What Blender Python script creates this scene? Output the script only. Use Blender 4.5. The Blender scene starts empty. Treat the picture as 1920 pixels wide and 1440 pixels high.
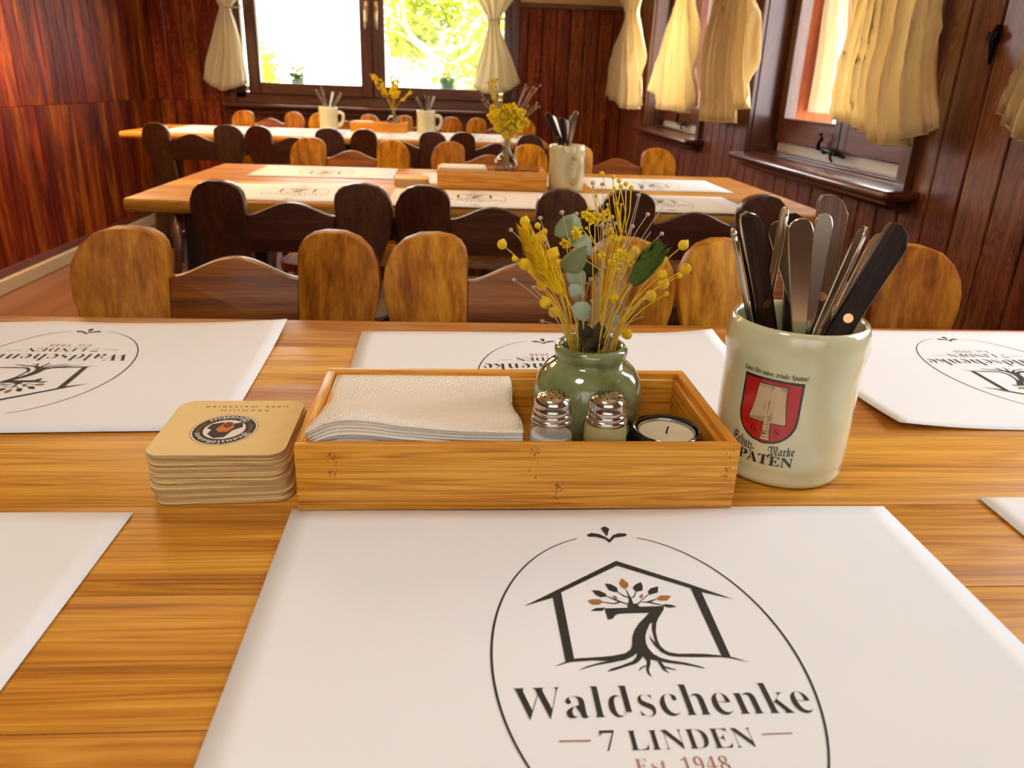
import bpy, bmesh, math, random
from mathutils import Vector, Matrix
random.seed(7)
PI = math.pi
SC = bpy.context.scene
COL = SC.collection
T = 0.70                      # table top height
XL, XR, YB, YF, ZC = -2.094, 1.147, 5.75, -1.3, 2.25

# ------------------------------------------------------------ camera, world, lights, exposure
cam_d = bpy.data.cameras.new('camera')
cam = bpy.data.objects.new('camera', cam_d); COL.objects.link(cam)
cx = Vector((0.99749519, -0.06199691, 0.03405468))     # image right in world axes
cy = -Vector((0.00866825, -0.37067625, -0.92872169))   # image up
cz = -Vector((0.07020113, 0.92669062, -0.36921037))    # towards the viewer
M = Matrix((cx, cy, cz)).transposed().to_4x4()
M.translation = Vector((0, 0, T + 0.2765))
cam.matrix_world = M
cam_d.sensor_width = 36.0
cam_d.lens = 1420.0 / 1920.0 * 36.0
cam_d.clip_start = 0.02
cam_d.dof.use_dof = True
cam_d.dof.focus_distance = 0.60
cam_d.dof.aperture_fstop = 13.0
SC.camera = cam
SC.view_settings.view_transform = 'Standard'
SC.view_settings.look = 'None'
SC.view_settings.exposure = 0.0
SC.view_settings.gamma = 1.0
SC.view_settings.use_curve_mapping = False

W = bpy.data.worlds.new('sky'); SC.world = W; W.use_nodes = True
bg = W.node_tree.nodes['Background']
bg.inputs[0].default_value = (0.93, 0.97, 1.0, 1)
bg.inputs[1].default_value = 10.5

def area(name, loc, rot, sx, sy, power=1.0, col=(1, 1, 1), portal=False, shape='RECTANGLE', spread=PI):
    l = bpy.data.lights.new(name, 'AREA'); l.shape = shape; l.size = sx
    if shape == 'RECTANGLE': l.size_y = sy
    l.energy = power; l.color = col; l.spread = spread
    if portal: l.cycles.is_portal = True
    o = bpy.data.objects.new(name, l); COL.objects.link(o); o.location = loc; o.rotation_euler = rot
    return o
# daylight portals in the window openings
area('portal_back', (-0.6, YB + 0.16, 1.36), (-PI / 2, 0, 0), 1.95, 1.2, portal=True)
area('portal_front', (-0.1, -1.38, 1.45), (PI / 2, 0, 0), 1.9, 1.0, portal=True)  # portal of the added fill window
for yc in (2.5, 4.33, 0.85):
    area('portal_side', (1.36, yc, 1.33), (0, PI / 2, 0), 1.16, 1.16, portal=True)

# ------------------------------------------------------------ small helpers
def lin(c):
    return tuple(((v / 255) / 12.92 if v / 255 <= 0.04045 else ((v / 255 + 0.055) / 1.055) ** 2.4) for v in c) + (1,)

def link(name, me, parent=None):
    o = bpy.data.objects.new(name, me); COL.objects.link(o)
    if parent: o.parent = parent
    return o

def mesh(name, verts, faces, mat, parent=None, smooth=False):
    me = bpy.data.meshes.new(name); me.from_pydata([tuple(v) for v in verts], [], faces); me.update()
    if mat: me.materials.append(mat)
    if smooth: me.polygons.foreach_set('use_smooth', [True] * len(me.polygons))
    return link(name, me, parent)

def from_bm(name, bm, mat, parent=None, smooth=False, angle=None):
    bmesh.ops.recalc_face_normals(bm, faces=bm.faces)
    me = bpy.data.meshes.new(name); bm.to_mesh(me); bm.free()
    if mat: me.materials.append(mat)
    if smooth or angle:
        me.polygons.foreach_set('use_smooth', [True] * len(me.polygons))
    if angle:
        try: me.set_sharp_from_angle(angle=math.radians(angle))
        except Exception: pass
    return link(name, me, parent)

def tag(o, label=None, cat=None, group=None, kind=None):
    if label: o['label'] = label
    if cat: o['category'] = cat
    if group: o['group'] = group
    if kind: o['kind'] = kind
    return o

def empty(name, loc, rz=0, label=None, cat=None, group=None, kind=None):
    o = bpy.data.objects.new(name, None); COL.objects.link(o)
    o.location = loc; o.rotation_euler = (0, 0, rz); o.empty_display_size = 0.05
    return tag(o, label, cat, group, kind)

def copy_tree(o, parent=None):
    c = o.copy(); COL.objects.link(c); c.parent = parent
    for ch in list(KIDS(o)): copy_tree(ch, c)
    return c
def KIDS(o):
    return [x for x in COL.objects if x.parent == o]

def bm_box(bm, x0, x1, y0, y1, z0, z1, bev=0.0, seg=1):
    r = bmesh.ops.create_cube(bm, size=1)
    vs = r['verts']
    for v in vs:
        v.co = Vector(((x0 + x1) / 2 + v.co.x * (x1 - x0), (y0 + y1) / 2 + v.co.y * (y1 - y0), (z0 + z1) / 2 + v.co.z * (z1 - z0)))
    if bev > 0:
        es = list({e for v in vs for e in v.link_edges})
        bmesh.ops.bevel(bm, geom=es, offset=bev, segments=seg, affect='EDGES', profile=0.5)
def box(name, x0, x1, y0, y1, z0, z1, mat, parent=None, bev=0.0, seg=1):
    bm = bmesh.new(); bm_box(bm, x0, x1, y0, y1, z0, z1, bev, seg)
    return from_bm(name, bm, mat, parent, angle=40 if bev else None)

def lathe(name, prof, mat, parent=None, n=48, c=(0, 0, 0), smooth=True, wav=None, cap=True):
    """prof = [(r, z)...] bottom-outside up and over to the inside"""
    vs, fs = [], []
    for (r, z) in prof:
        for i in range(n):
            a = 2 * PI * i / n
            rr = r * (1 + (wav(a, z) if wav else 0))
            vs.append((c[0] + rr * math.cos(a), c[1] + rr * math.sin(a), c[2] + z))
    for k in range(len(prof) - 1):
        for i in range(n):
            j = (i + 1) % n
            fs.append((k * n + i, k * n + j, (k + 1) * n + j, (k + 1) * n + i))
    if cap:
        fs.append(tuple(range(n - 1, -1, -1)))
        b = (len(prof) - 1) * n
        fs.append(tuple(range(b, b + n)))
    o = mesh(name, vs, fs, mat, parent, smooth)
    if smooth:
        try: o.data.set_sharp_from_angle(angle=math.radians(50))
        except Exception: pass
    return o

def tube_data(pts, rad, n=6, vs=None, fs=None):
    vs = [] if vs is None else vs; fs = [] if fs is None else fs
    pts = [Vector(p) for p in pts]
    base = len(vs); up = Vector((0.13, 0.31, 0.94)).normalized()
    for i, p in enumerate(pts):
        d = (pts[min(i + 1, len(pts) - 1)] - pts[max(i - 1, 0)]).normalized()
        a = d.cross(up)
        if a.length < 1e-3: a = d.cross(Vector((1, 0, 0)))
        a.normalize(); b = d.cross(a)
        r = rad[i] if isinstance(rad, (list, tuple)) else rad
        for k in range(n):
            t = 2 * PI * k / n
            vs.append(tuple(p + (a * math.cos(t) + b * math.sin(t)) * r))
    for i in range(len(pts) - 1):
        for k in range(n):
            j = (k + 1) % n
            fs.append((base + i * n + k, base + i * n + j, base + (i + 1) * n + j, base + (i + 1) * n + k))
    fs.append(tuple(base + k for k in range(n - 1, -1, -1)))
    e = base + (len(pts) - 1) * n
    fs.append(tuple(e + k for k in range(n)))
    return vs, fs
def tube(name, pts, rad, mat, parent=None, n=8):
    vs, fs = tube_data(pts, rad, n)
    return mesh(name, vs, fs, mat, parent, True)

def bez(p0, p1, p2, n=8):
    p0, p1, p2 = Vector(p0), Vector(p1), Vector(p2)
    return [(1 - t) ** 2 * p0 + 2 * t * (1 - t) * p1 + t * t * p2 for t in [i / n for i in range(n + 1)]]

def prism(outline, fn0, fn1, bev=0.0, seg=2):
    """bmesh of a 2-D outline swept between two mappings (u,v)->xyz"""
    bm = bmesh.new()
    a = [bm.verts.new(fn0(u, v)) for u, v in outline]
    b = [bm.verts.new(fn1(u, v)) for u, v in outline]
    f1 = bm.faces.new(a); f2 = bm.faces.new(b[::-1])
    n = len(a)
    for i in range(n):
        bm.faces.new((a[i], b[i], b[(i + 1) % n], a[(i + 1) % n]))
    bmesh.ops.recalc_face_normals(bm, faces=bm.faces)
    if bev > 0:
        es = [e for e in bm.edges if (e in f1.edges or e in f2.edges)]
        bmesh.ops.bevel(bm, geom=es, offset=bev, segments=seg, affect='EDGES', profile=0.6)
    return bm

# ------------------------------------------------------------ materials
def newmat(name):
    m = bpy.data.materials.new(name); m.use_nodes = True
    nt = m.node_tree; p = nt.nodes['Principled BSDF']
    return m, nt, p
def N(nt, t, **k):
    n = nt.nodes.new(t)
    for a, b in k.items(): setattr(n, a, b)
    return n
def plain(name, rgb, rough=0.5, metal=0.0, coat=0.0, trans=0.0, ior=1.45, noise=0.0, nscale=40, bump=0.0, sheen=0.0):
    m, nt, p = newmat(name)
    p.inputs['Base Color'].default_value = lin(rgb)
    p.inputs['Roughness'].default_value = rough; p.inputs['Metallic'].default_value = metal
    p.inputs['Coat Weight'].default_value = coat; p.inputs['Coat Roughness'].default_value = 0.08
    p.inputs['Transmission Weight'].default_value = trans; p.inputs['IOR'].default_value = ior
    if noise or bump:
        tc = N(nt, 'ShaderNodeTexCoord'); no = N(nt, 'ShaderNodeTexNoise'); no.inputs['Scale'].default_value = nscale
        no.inputs['Detail'].default_value = 5
        nt.links.new(tc.outputs['Object'], no.inputs['Vector'])
        if noise:
            mx = N(nt, 'ShaderNodeMix', data_type='RGBA'); mx.inputs['A'].default_value = tuple(v * (1 - noise) for v in lin(rgb)[:3]) + (1,)
            mx.inputs['B'].default_value = tuple(min(1, v * (1 + noise)) for v in lin(rgb)[:3]) + (1,)
            nt.links.new(no.outputs['Fac'], mx.inputs['Factor']); nt.links.new(mx.outputs['Result'], p.inputs['Base Color'])
        if bump:
            b = N(nt, 'ShaderNodeBump'); b.inputs['Strength'].default_value = bump; b.inputs['Distance'].default_value = 0.002
            nt.links.new(no.outputs['Fac'], b.inputs['Height']); nt.links.new(b.outputs['Normal'], p.inputs['Normal'])
    return m
def wood(name, dark, mid, light, axis=0, scale=1.0, rough=0.4, coat=0.0, var=0.25, bump=0.15, fine=1.0, stretch=14, croughness=0.12, distort=1.2, grain=0.45, ring=0.17, spec=0.5):
    m, nt, p = newmat(name); L = nt.links
    tc = N(nt, 'ShaderNodeTexCoord'); oi = N(nt, 'ShaderNodeObjectInfo')
    off = N(nt, 'ShaderNodeVectorMath', operation='SCALE'); off.inputs[0].default_value = (17.3, 9.1, 23.7)
    L.new(oi.outputs['Random'], off.inputs['Scale'])
    add = N(nt, 'ShaderNodeVectorMath', operation='ADD'); L.new(tc.outputs['Object'], add.inputs[0]); L.new(off.outputs[0], add.inputs[1])
    mp = N(nt, 'ShaderNodeMapping'); s = [stretch * scale] * 3; s[axis] = 1.0 * scale; mp.inputs['Scale'].default_value = s
    L.new(add.outputs[0], mp.inputs['Vector'])
    n1 = N(nt, 'ShaderNodeTexNoise'); n1.inputs['Scale'].default_value = 1.6; n1.inputs['Detail'].default_value = 2.5; n1.inputs['Distortion'].default_value = distort
    L.new(mp.outputs[0], n1.inputs['Vector'])
    # cathedral rings
    sn = N(nt, 'ShaderNodeMath', operation='MULTIPLY'); sn.inputs[1].default_value = 34; L.new(n1.outputs['Fac'], sn.inputs[0])
    fr = N(nt, 'ShaderNodeMath', operation='PINGPONG'); fr.inputs[1].default_value = 1.0; L.new(sn.outputs[0], fr.inputs[0])
    mp2 = N(nt, 'ShaderNodeMapping'); s2 = [260 * fine] * 3; s2[axis] = 7.0 * fine; mp2.inputs['Scale'].default_value = s2
    L.new(add.outputs[0], mp2.inputs['Vector'])
    n2 = N(nt, 'ShaderNodeTexNoise'); n2.inputs['Scale'].default_value = 1.0; n2.inputs['Detail'].default_value = 3
    L.new(mp2.outputs[0], n2.inputs['Vector'])
    mix = N(nt, 'ShaderNodeMix', data_type='FLOAT'); mix.inputs[0].default_value = grain
    L.new(n1.outputs['Fac'], mix.inputs[2]); L.new(n2.outputs['Fac'], mix.inputs[3])
    m2 = N(nt, 'ShaderNodeMix', data_type='FLOAT'); m2.inputs[0].default_value = ring; p.inputs['Specular IOR Level'].default_value = spec
    L.new(mix.outputs[0], m2.inputs[2]); L.new(fr.outputs[0], m2.inputs[3])
    cr = N(nt, 'ShaderNodeValToRGB'); e = cr.color_ramp.elements
    e[0].position = 0.34; e[0].color = lin(dark); e[1].position = 0.64; e[1].color = lin(light)
    k = cr.color_ramp.elements.new(0.48); k.color = lin(mid)
    L.new(m2.outputs[0], cr.inputs[0])
    hs = N(nt, 'ShaderNodeHueSaturation')
    mr = N(nt, 'ShaderNodeMapRange'); mr.inputs['To Min'].default_value = 1 - var; mr.inputs['To Max'].default_value = 1 + var
    L.new(oi.outputs['Random'], mr.inputs['Value']); L.new(mr.outputs[0], hs.inputs['Value'])
    mh = N(nt, 'ShaderNodeMath', operation='MULTIPLY_ADD'); mh.inputs[1].default_value = 0.02 * (var > 0); mh.inputs[2].default_value = 0.49 + 0.01 * (var == 0)
    L.new(oi.outputs['Random'], mh.inputs[0]); L.new(mh.outputs[0], hs.inputs['Hue'])
    L.new(cr.outputs[0], hs.inputs['Color']); L.new(hs.outputs[0], p.inputs['Base Color'])
    b = N(nt, 'ShaderNodeBump'); b.inputs['Strength'].default_value = bump; b.inputs['Distance'].default_value = 0.0015
    L.new(m2.outputs[0], b.inputs['Height']); L.new(b.outputs[0], p.inputs['Normal'])
    p.inputs['Roughness'].default_value = rough; p.inputs['Coat Weight'].default_value = coat; p.inputs['Coat Roughness'].default_value = croughness
    return m

m_oak = wood('oak_table', (150, 88, 20), (194, 126, 36), (220, 158, 62), 0, 0.9, 0.45, 0.0, spec=0.35, var=0.22, bump=0.12, stretch=30, distort=0.4, ring=0.12)
m_bamboo = wood('bamboo', (178, 106, 22), (222, 150, 44), (240, 178, 72), 0, 1.0, 0.4, 0.05, spec=0.35, var=0.0, stretch=40, fine=1.3, distort=0.1, grain=0.6)
m_bamboo_y = wood('bamboo_side', (178, 106, 22), (222, 150, 44), (240, 178, 72), 1, 1.0, 0.4, 0.05, spec=0.35, var=0.0, stretch=40, fine=1.3, distort=0.1, grain=0.6)
m_node = plain('bamboo_node', (150, 92, 42), 0.5, noise=0.35, nscale=900)
m_wallb = wood('varnished_plank_brightened', (66, 18, 2), (118, 44, 8), (168, 84, 20), 2, 1.0, 0.45, 0.1, var=0.16, stretch=9, bump=0.25, spec=0.3)  # brighter copy of the wall wood, light on the back wall put into colour
m_wall = wood('varnished_plank', (42, 7, 0), (88, 29, 1), (150, 70, 4), 2, 0.8, 0.5, 0.0, var=0.26, stretch=9, bump=0.2, spec=0.12, ring=0.06)
m_wallr = wood('varnished_plank_brown', (76, 34, 18), (120, 62, 38), (160, 94, 66), 2, 1.0, 0.36, 0.5, var=0.16, stretch=10, croughness=0.2, bump=0.35)
m_frame = wood('window_frame_wood', (58, 26, 14), (88, 44, 24), (112, 60, 34), 2, 1.0, 0.35, 0.5, var=0.06, bump=0.15)
m_framex = wood('window_frame_wood_x', (58, 26, 14), (88, 44, 24), (112, 60, 34), 0, 1.0, 0.35, 0.5, var=0.06, bump=0.15)
m_framey = wood('window_sill_wood', (64, 30, 18), (92, 46, 28), (118, 64, 42), 1, 1.0, 0.28, 0.7, var=0.05, bump=0.15)
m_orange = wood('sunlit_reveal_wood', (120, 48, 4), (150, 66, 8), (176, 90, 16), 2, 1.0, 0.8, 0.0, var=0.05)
m_whitef = plain('pale_rail', (206, 204, 204), 0.35, noise=0.05)  # off-white tone on the bottom member of each side window frame
m_chair = wood('honey_chair_wood', (130, 74, 4), (174, 108, 12), (206, 144, 32), 2, 1.4, 0.45, 0.0, spec=0.2, var=0.2, stretch=26, distort=0.2, bump=0.08, grain=0.3, ring=0.03)
m_chairx = wood('honey_chair_rail', (92, 44, 4), (134, 72, 8), (164, 98, 18), 0, 1.4, 0.42, 0.1, spec=0.35, var=0.14, stretch=22, distort=0.4, bump=0.08, grain=0.3, ring=0.08)
m_dark = wood('dark_chair_wood', (46, 22, 10), (68, 34, 16), (90, 48, 24), 2, 2.0, 0.4, 0.3, var=0.15, stretch=20, distort=0.4, bump=0.1)  # darker than the honey wood: stain plus shade of the backs in one colour
m_darkx = wood('dark_chair_rail', (46, 22, 10), (68, 34, 16), (90, 48, 24), 0, 2.0, 0.4, 0.3, var=0.15, stretch=20, distort=0.4, bump=0.1)
m_plaster = plain('cream_plaster', (226, 196, 148), 0.9, bump=0.2, nscale=60, noise=0.06)
m_floor = wood('brown_floor', (98, 60, 34), (116, 74, 44), (130, 86, 54), 1, 0.6, 0.45, 0.2, var=0.0, bump=0.05)
m_base = plain('grey_skirting', (172, 158, 130), 0.5, noise=0.08)
m_paper = plain('white_paper', (240, 241, 244), 0.75, bump=0.06, nscale=14)
m_ink = plain('printed_ink', (46, 44, 38), 0.7)
m_inkb = plain('brown_ink', (168, 112, 60), 0.7)
m_inkl = plain('faded_brown_ink', (170, 120, 100), 0.7)
m_inkf = plain('thin_grey_ink', (70, 68, 64), 0.7)
m_steel = plain('cutlery_steel', (206, 196, 178), 0.2, metal=1.0)
m_cap = plain('shaker_cap_steel', (200, 196, 188), 0.18, metal=1.0)
m_handle = plain('brass_window_handle', (214, 190, 140), 0.22, metal=1.0)
m_black = plain('black_glaze', (14, 13, 15), 0.08, coat=1.0)
m_iron = plain('black_iron', (20, 18, 18), 0.35, metal=0.6)
m_ebony = wood('dark_knife_scale', (26, 16, 12), (40, 25, 18), (58, 38, 27), 2, 2.0, 0.45, 0.0, spec=0.18, var=0.1, bump=0.05)
m_rose = wood('rosewood_knife_scale', (64, 34, 14), (96, 56, 26), (124, 76, 36), 2, 2.0, 0.45, 0.05, var=0.05, bump=0.05)
m_rivet = plain('brass_rivet', (216, 160, 110), 0.25, metal=1.0)
m_stein = plain('cream_stoneware', (214, 212, 172), 0.16, coat=0.8, noise=0.07, nscale=22)
m_wax = plain('candle_wax', (236, 226, 200), 0.4)
m_tin = plain('tealight_cup', (190, 186, 178), 0.3, metal=1.0)
m_wick = plain('wick', (20, 16, 12), 0.9)
m_pod = plain('yellow_seed_pod', (246, 196, 10), 0.55, noise=0.25, nscale=220, bump=0.2)
m_yel = plain('yellow_blossom', (246, 200, 12), 0.8, noise=0.35, nscale=500, bump=0.4)
m_tail = plain('yellow_grass_plume', (255, 200, 2), 0.8, noise=0.2, nscale=300)
m_stem = plain('yellow_stem', (236, 196, 30), 0.6, noise=0.2, nscale=60)
m_wstem = plain('pale_stem', (196, 180, 160), 0.6)
m_bud = plain('lilac_white_bud', (178, 162, 160), 0.6, noise=0.3, nscale=600)
m_green = plain('green_grass_head', (78, 104, 30), 0.7, noise=0.4, nscale=400)
m_leaf = plain('grey_green_leaf', (126, 136, 92), 0.6, noise=0.2, nscale=90)
m_leafp = plain('pale_sage_leaf', (160, 172, 146), 0.6, noise=0.2, nscale=90)
m_leafd = plain('dark_olive_leaf', (58, 52, 26), 0.5, noise=0.25, nscale=90)
m_lilac = plain('lilac_sprig', (170, 130, 110), 0.7)
m_card = plain('coaster_board', (240, 208, 142), 0.8, noise=0.04, nscale=100)
m_cardw = plain('coaster_edge', (206, 178, 130), 0.85, noise=0.08, nscale=300)
m_red = plain('shield_red', (186, 24, 26), 0.2, coat=0.6)
m_prt = plain('glazed_black_print', (40, 42, 46), 0.22, coat=0.6)
m_spade = plain('spade_print', (206, 178, 140), 0.2, coat=0.6)
m_white = plain('print_white', (236, 226, 214), 0.7)
m_salt = plain('salt_grains', (250, 247, 242), 0.9, noise=0.06, nscale=900, bump=0.4)
m_pepper = plain('ground_pepper', (176, 146, 84), 0.9, noise=0.45, nscale=1400, bump=0.6)
m_pepperl = plain('pepper_dust', (206, 194, 132), 0.9, noise=0.3, nscale=1600, bump=0.5)
m_cushion = plain('cream_cushion', (196, 180, 140), 0.9, noise=0.1, nscale=80)
m_ribbon = plain('cream_ribbon', (206, 188, 150), 0.8)
m_lampshade = plain('lamp_shade', (60, 44, 28), 0.6)

def glass_mat(name, col=(1, 1, 1), thin=True, tint=0.96):
    m, nt, p = newmat(name); nt.nodes.remove(p); out = nt.nodes['Material Output']
    if thin:
        t = N(nt, 'ShaderNodeBsdfTransparent'); t.inputs[0].default_value = (tint, tint, tint, 1)
        g = N(nt, 'ShaderNodeBsdfGlossy'); g.inputs['Roughness'].default_value = 0.02
        f = N(nt, 'ShaderNodeFresnel'); ge = N(nt, 'ShaderNodeNewGeometry'); mr = N(nt, 'ShaderNodeMapRange'); mr.inputs['To Min'].default_value = 1.5; mr.inputs['To Max'].default_value = 1 / 1.5
        nt.links.new(ge.outputs['Backfacing'], mr.inputs['Value']); nt.links.new(mr.outputs[0], f.inputs[0])
        mx = N(nt, 'ShaderNodeMixShader'); nt.links.new(f.outputs[0], mx.inputs[0]); nt.links.new(t.outputs[0], mx.inputs[1]); nt.links.new(g.outputs[0], mx.inputs[2])
        nt.links.new(mx.outputs[0], out.inputs[0])
    return m
m_pane = glass_mat('window_glass')
m_bottle = glass_mat('clear_glass', tint=0.93)

def green_glaze():
    m, nt, p = newmat('green_glaze'); L = nt.links
    tc = N(nt, 'ShaderNodeTexCoord'); no = N(nt, 'ShaderNodeTexNoise'); no.inputs['Scale'].default_value = 38; no.inputs['Detail'].default_value = 4
    L.new(tc.outputs['Object'], no.inputs['Vector'])
    cr = N(nt, 'ShaderNodeValToRGB'); e = cr.color_ramp.elements
    e[0].position = 0.35; e[0].color = lin((108, 114, 62)); e[1].position = 0.65; e[1].color = lin((146, 162, 116))
    L.new(no.outputs['Fac'], cr.inputs[0]); L.new(cr.outputs[0], p.inputs['Base Color'])
    b = N(nt, 'ShaderNodeBump'); b.inputs['Strength'].default_value = 0.35; b.inputs['Distance'].default_value = 0.003
    n2 = N(nt, 'ShaderNodeTexNoise'); n2.inputs['Scale'].default_value = 60
    L.new(tc.outputs['Object'], n2.inputs['Vector']); L.new(n2.outputs['Fac'], b.inputs['Height']); L.new(b.outputs[0], p.inputs['Normal'])
    p.inputs['Roughness'].default_value = 0.1; p.inputs['Coat Weight'].default_value = 1.0; p.inputs['Coat Roughness'].default_value = 0.04
    return m
m_glaze = green_glaze()

def cloth(name, rgb, trans=0.45):
    m, nt, p = newmat(name); L = nt.links; out = nt.nodes['Material Output']
    p.inputs['Base Color'].default_value = lin(rgb); p.inputs['Roughness'].default_value = 0.9
    t = N(nt, 'ShaderNodeBsdfTranslucent'); t.inputs[0].default_value = lin(rgb)
    mx = N(nt, 'ShaderNodeMixShader'); mx.inputs[0].default_value = trans
    tc = N(nt, 'ShaderNodeTexCoord'); mp = N(nt, 'ShaderNodeMapping'); mp.inputs['Scale'].default_value = (70, 70, 5)
    no = N(nt, 'ShaderNodeTexNoise'); no.inputs['Scale'].default_value = 1.0; no.inputs['Detail'].default_value = 5
    L.new(tc.outputs['Object'], mp.inputs[0]); L.new(mp.outputs[0], no.inputs['Vector'])
    b = N(nt, 'ShaderNodeBump'); b.inputs['Strength'].default_value = 0.9; b.inputs['Distance'].default_value = 0.006
    L.new(no.outputs['Fac'], b.inputs['Height']); L.new(b.outputs[0], p.inputs['Normal']); L.new(b.outputs[0], t.inputs['Normal'])
    L.new(p.outputs[0], mx.inputs[1]); L.new(t.outputs[0], mx.inputs[2]); L.new(mx.outputs[0], out.inputs[0])
    return m
m_cloth = cloth('cream_curtain', (250, 232, 184), 0.45)
m_clothw = cloth('pale_curtain', (246, 236, 206), 0.4)
m_clothf = cloth('white_fill_curtain', (246, 246, 244), 0.5)
m_leafout = cloth('sunlit_leaves', (176, 182, 56), 0.35)
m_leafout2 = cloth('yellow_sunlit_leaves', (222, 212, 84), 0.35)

def napkin_mat():
    m, nt, p = newmat('embossed_napkin'); L = nt.links
    p.inputs['Base Color'].default_value = lin((252, 244, 230)); p.inputs['Roughness'].default_value = 0.95
    tc = N(nt, 'ShaderNodeTexCoord'); mp = N(nt, 'ShaderNodeMapping'); mp.inputs['Rotation'].default_value = (0, 0, math.radians(50)); mp.inputs['Scale'].default_value = (100, 100, 100)
    L.new(tc.outputs['Object'], mp.inputs[0])
    w = N(nt, 'ShaderNodeTexWave', wave_type='BANDS', bands_direction='X'); w.inputs['Scale'].default_value = 0.55; w.inputs['Distortion'].default_value = 0.3
    L.new(mp.outputs[0], w.inputs['Vector'])
    fv = N(nt, 'ShaderNodeVectorMath', operation='FRACTION'); mp3 = N(nt, 'ShaderNodeMapping'); mp3.inputs['Scale'].default_value = (190, 190, 0)
    mp3.inputs['Rotation'].default_value = (0, 0, math.radians(50))
    L.new(tc.outputs['Object'], mp3.inputs[0]); L.new(mp3.outputs[0], fv.inputs[0])
    ln = N(nt, 'ShaderNodeVectorMath', operation='LENGTH'); L.new(fv.outputs[0], ln.inputs[0])
    sn = N(nt, 'ShaderNodeMath', operation='SINE'); ml = N(nt, 'ShaderNodeMath', operation='MULTIPLY'); ml.inputs[1].default_value = 16
    L.new(ln.outputs['Value'], ml.inputs[0]); L.new(ml.outputs[0], sn.inputs[0])
    ad = N(nt, 'ShaderNodeMath', operation='MULTIPLY_ADD'); ad.inputs[1].default_value = 0.35; L.new(sn.outputs[0], ad.inputs[0]); L.new(w.outputs['Fac'], ad.inputs[2])
    b = N(nt, 'ShaderNodeBump'); b.inputs['Strength'].default_value = 0.7; b.inputs['Distance'].default_value = 0.0008
    L.new(ad.outputs[0], b.inputs['Height']); L.new(b.outputs[0], p.inputs['Normal'])
    p.inputs['Subsurface Weight'].default_value = 0.0
    return m
m_napkin = napkin_mat()
m_napkinp = plain('napkin_paper', (252, 246, 234), 0.95)

def leopard():
    m, nt, p = newmat('spotted_cushion_fabric'); L = nt.links
    tc = N(nt, 'ShaderNodeTexCoord'); v = N(nt, 'ShaderNodeTexVoronoi'); v.inputs['Scale'].default_value = 34; v.inputs['Randomness'].default_value = 1
    L.new(tc.outputs['Object'], v.inputs['Vector'])
    cr = N(nt, 'ShaderNodeValToRGB'); e = cr.color_ramp.elements; cr.color_ramp.interpolation = 'CONSTANT'
    e[0].position = 0; e[0].color = lin((70, 72, 66)); e[1].position = 0.28; e[1].color = lin((206, 184, 140))
    L.new(v.outputs['Distance'], cr.inputs[0]); L.new(cr.outputs[0], p.inputs['Base Color']); p.inputs['Roughness'].default_value = 0.95
    return m
m_leopard = leopard()

# ------------------------------------------------------------ the room shell
def struct(o): o['kind'] = 'structure'; return o
m_back = plain('dark_board_behind', (34, 12, 4), 0.8)
m_outer = plain('outside_render', (200, 190, 170), 0.9)

floor = struct(box('floor', XL - 0.1, XR + 0.25, YF, YB + 0.1, -0.1, 0.0, m_floor))
ceiling = struct(box('ceiling', XL - 0.3, XR + 0.35, YF - 0.1, YB + 0.3, ZC, ZC + 0.1, m_plaster))
# windows: (y0, y1) openings of the right wall, one (x0, x1) opening in the back wall
WZ0, WZ1 = 0.757, 1.93
RWIN = [(0.25, 1.36), (1.95, 3.10), (3.77, 4.92)]
BX0, BX1, BZ0 = -1.57, 0.36, 0.80
def wall_shell(name, along, a0, a1, holes, f0, f1, m=m_back):
    bm = bmesh.new()
    def seg(p, q, z0, z1):
        if q - p < 1e-4: return
        if along == 'y': bm_box(bm, f0, f1, p, q, z0, z1)
        else: bm_box(bm, p, q, f0, f1, z0, z1)
    cur = a0
    for h0, h1, z0, z1 in holes:
        seg(cur, h0, 0, ZC); seg(h0, h1, 0, z0); seg(h0, h1, z1, ZC); cur = h1
    seg(cur, a1, 0, ZC)
    return struct(from_bm(name, bm, m))
wall_left = wall_shell('wall_left', 'y', YF, YB + 0.2, [], XL - 0.2, XL - 0.018)
wall_right = wall_shell('wall_right', 'y', YF, YB + 0.2, [(a, b, WZ0 - 0.03, WZ1) for a, b in RWIN], XR + 0.018, XR + 0.16)
wall_back = wall_shell('wall_back', 'x', XL - 0.2, XR + 0.16, [(BX0, BX1, BZ0 - 0.03, WZ1)], YB + 0.018, YB + 0.16)
FX0, FX1, FZ0, FZ1 = -1.05, 0.85, 0.95, 1.95  # unseen opening added behind the camera to let in fill light
wall_front = wall_shell('wall_front', 'x', XL - 0.2, XR + 0.16, [(FX0, FX1, FZ0, FZ1)], YF - 0.15, YF, m_wallr)


_pl = {}
def plank(parent, along, s, w, z0, z1, face, out, mat, thick=0.018, name='plank'):
    """one board: along = wall direction, s = start, face = coordinate of its room face, out = direction into the wall"""
    key = (along, round(w, 3), round(z1 - z0, 3), out, thick, mat.name); g = 0.0032 if mat is m_wallr else 0.0028
    if key not in _pl:
        bm = bmesh.new()
        if along == 'y': bm_box(bm, min(0, out * thick), max(0, out * thick), g, w - g, 0, z1 - z0, 0.003)
        else: bm_box(bm, g, w - g, min(0, out * thick), max(0, out * thick), 0, z1 - z0, 0.003)
        o = from_bm(name, bm, mat, parent, angle=30); _pl[key] = o.data
    else:
        o = link(name, _pl[key], parent)
    o.location = (face, s, z0) if along == 'y' else (s, face, z0)
    return o
def plank_run(parent, along, a0, a1, w, z0, z1, face, out, mat, thick=0.018):
    n = max(1, round((a1 - a0) / w)); ww = (a1 - a0) / n
    for i in range(n): plank(parent, along, a0 + i * ww, ww, z0, z1, face, out, mat, thick)
PZ = 1.47
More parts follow.
